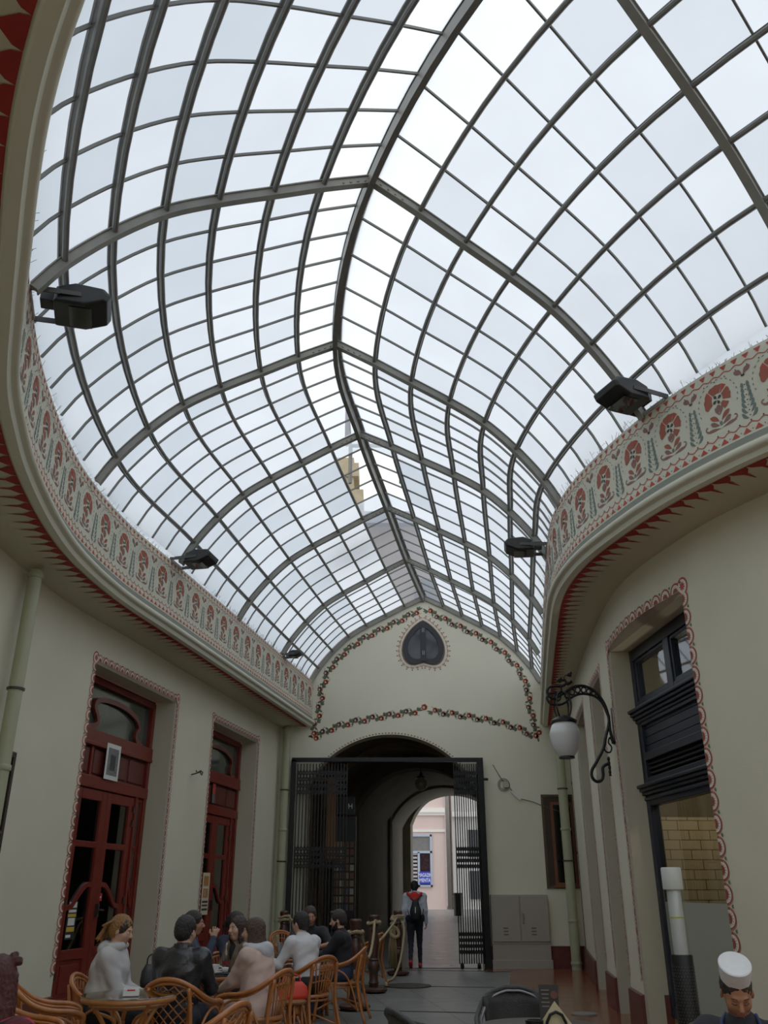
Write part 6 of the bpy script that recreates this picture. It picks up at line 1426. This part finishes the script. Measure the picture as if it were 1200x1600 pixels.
# 9 black T-shirt
r_, hp, hc_, nb, SH, Ms = person((-1.02, 13.05), 174, 'person in a black T-shirt facing the camera behind the far table', (28, 27, 32), (50, 56, 70), hair='short', haircol=(58, 42, 32), bulk=1.12, lean=.08, sc=1.0, head=(-6, 12, 0), hands=[(-.10, .40, .80, -1, -.1, -.3), (.10, .40, .80, 1, -.1, -.3)], sleeve=.4, skin='tan')
# 10 bearded
r_, hp, hc_, nb, SH, Ms = person((-.56, 12.35), -82, 'bearded person in a dark red checked vest and jeans, profile to the left', (28, 28, 34), (42, 56, 84), hair='quiff', haircol=(42, 34, 30), bulk=1.05, lean=.05, sc=.975, head=(-6, 14, 0), hands=[V3(-.10, .40, .74), V3(.08, .42, .72)], sleeve=.7, skin='fair')
beard(r_, hp, rotm(-6, 14), (34, 26, 24))
H = Blob(); pc = nb+V3(0, -.02, -.22); H.ell(pc, (.150, .122, .19), 0, .04); H.cap(nb+V3(-.10, 0, -.05), nb+V3(.10, 0, -.05), .060, .060, 0, .05); H.sub(nb+V3(0, .10, .0), (.06, .10, .16), .02); H.sub(nb+V3(0, 0, .06), (.075, .085, .06), .02)
H.mesh('vest', [plaidmat('dark_red_check', (60, 16, 24), (34, 18, 24), (120, 34, 46), 8.0)], r_, .0075)
# 11 walker
st = dict(pel=V3(0, 0, .95), hip=.085, knees=[V3(-.09, -.03, .50), V3(.09, .11, .52)], ank=[V3(-.09, -.26, .16), V3(.10, .08, .08)], toe=[V3(0, .75, -.75), V3(0, 1, -.2)])
WKx, WKy = .66, 20.25
r_, hp, hc_, nb, SH, Ms = person((WKx, WKy), 4, 'person walking away in a pale grey hooded jacket and dark trousers', (188, 194, 206), (26, 28, 38), (176, 40, 44), hair='short', haircol=(26, 20, 20), sc=.985, bulk=1.22, stand=st, lean=.03, head=(0, 8, 0), hands=[(-.26, -.06, .82, -.3, -1, 0), (.25, .05, .80, .3, -1, 0)], skin='tan', fine=.0075)
hood(r_, nb, Ms[1], back=.13)
H = Blob(); H.ell(nb+V3(0, -.165, -.06), (.10, .035, .10), 0, .03); H.cap(nb+V3(-.15, -.11, .0), nb+V3(0, -.18, -.13), .030, .032, 0, .02); H.cap(nb+V3(.15, -.11, .0), nb+V3(0, -.18, -.13), .030, .032, 0, .02); H.mesh('hood_lining', [mat('red_hood_lining', (206, 44, 38), .8)], r_, .0075)
bk_ = empty('backpack', (WKx+.01, WKy-.19, 0), -math.radians(4), label='small black backpack on the back of the walking person', cat='backpack')
H = Blob(); H.ell((0, -.02, 1.06), (.12, .07, .17), 0, .03); H.ell((0, -.02, 1.22), (.075, .05, .09), 0, .04); H.mesh('body', [mat('black_nylon', (22, 24, 32), .6, var=.2)], bk_, .0085)
mb = MB()
for sg in (-1, 1): mb.tube([tuple(p) for p in crom([(sg*.05, .02, 1.28), (sg*.10, .06, 1.36), (sg*.135, .12, 1.38)], 5)], .014, 6); mb.tube([(sg*.10, 0, .96), (sg*.15, .06, 1.02), (sg*.17, .10, 1.12)], .009, 6)
mb.build('strap', MATS['black_nylon'], bk_, smooth=True); mb = MB(); mb.bar((0, -.092, 1.04), (0, -.092, 1.16), .012, .004, up=(0, -1, 0)); mb.build('zip', Wp, bk_)
# 12 cook
R = (-14, 34, 0)
r_, hp, hc_, nb, SH, Ms = person((1.72, 4.75), -155, 'cook in a white paper hat and dark shirt looking down at the bottom right', (30, 32, 40), (36, 36, 42), hair='crop', haircol=(44, 34, 30), bulk=1.1, lean=.06, sc=.90, head=R, hands=[V3(-.07, .34, .74), V3(.07, .34, .74)], sleeve=.4, skin='tan', fine=.005, eyes=False)
Rm = rotm(*R); mb = MB(); hat = [(.082, .0), (.088, .03), (.093, .09), (.086, .094), (.07, .088), (.0, .084)]; V = []
mb.lathe(hat, (0, 0, 0), 32, cap=False); mb.v = [tuple(hp(x*.90, y*1.06-.022, z*1.05+.058)) for x, y, z in mb.v]
mb.build('paper_hat', mat('white_paper_hat', (226, 228, 230), .75, var=.06, scale=14, bump=.5, bscale=25), r_, smooth=math.radians(50))
H = Blob(); H.ell(hp(0, .034, -.078), (.055, .060, .046), 0, .02, Rm); H.sub(hp(0, .12, -.055), (.03, .045, .03), .006, Rm); H.mesh('stubble', [mat('dark_stubble', (104, 74, 60), .8, var=.2, scale=60)], r_, .0055)
mb = MB()
for sg in (-1, 1): mb.tube([tuple(p) for p in crom([nb+V3(sg*.075, -.02, .02), nb+V3(sg*.095, .07, -.02), nb+V3(sg*.085, .125, -.12), nb+V3(sg*.06, .14, -.25)], 5)], .010, 6)
mb.build('apron_straps', mat('navy_strap', (34, 44, 90), .7), r_, smooth=True)
# seat under the cook and under the red-haired person
def stool(x, y, label, m):
    s_ = empty('stool', (x, y, 0), label=label, cat='stool'); mb = MB(); mb.lathe([(.0, .405), (.17, .405), (.18, .42), (.17, .435), (.0, .44)], seg=24); mb.build('seat', m, s_, smooth=math.radians(50))
    for k in range(4): mb = MB(); a = k*PI/2+.78; mb.tube([(.12*math.cos(a), .12*math.sin(a), .41), (.17*math.cos(a), .17*math.sin(a), 0)], .014, 8); mb.build('leg', m, s_, smooth=True)
stool(1.72, 4.73, 'black stool under the cook', M_blk); stool(-1.77, 4.40, 'rattan stool under the red-haired person', M_rat)
# ------------------------------------------------------------------ overcast sky
w = bpy.data.worlds.new('overcast'); SC.world = w; w.use_nodes = True; nt = w.node_tree; bg = nt.nodes['Background']
tc_ = nt.nodes.new('ShaderNodeTexCoord'); sx_ = nt.nodes.new('ShaderNodeSeparateXYZ'); nt.links.new(tc_.outputs['Generated'], sx_.inputs[0])
mr = nt.nodes.new('ShaderNodeMapRange'); mr.inputs[1].default_value = 0; mr.inputs[2].default_value = 1; mr.inputs[3].default_value = .85; mr.inputs[4].default_value = 1.15
nt.links.new(sx_.outputs['Z'], mr.inputs[0]); nt.links.new(mr.outputs[0], bg.inputs['Strength']); bg.inputs[0].default_value = (.93, .965, 1.0, 1)
bg_str = mr
SC.view_settings.view_transform = 'Standard'; SC.view_settings.look = 'None'; SC.view_settings.exposure = 0.37; SC.view_settings.gamma = 1.2
SC.cycles.use_denoising = True
SC.cycles.max_bounces = 8; SC.cycles.diffuse_bounces = 5; SC.cycles.transparent_max_bounces = 16; SC.cycles.transmission_bounces = 6
SC.cycles.sample_clamp_indirect = 6
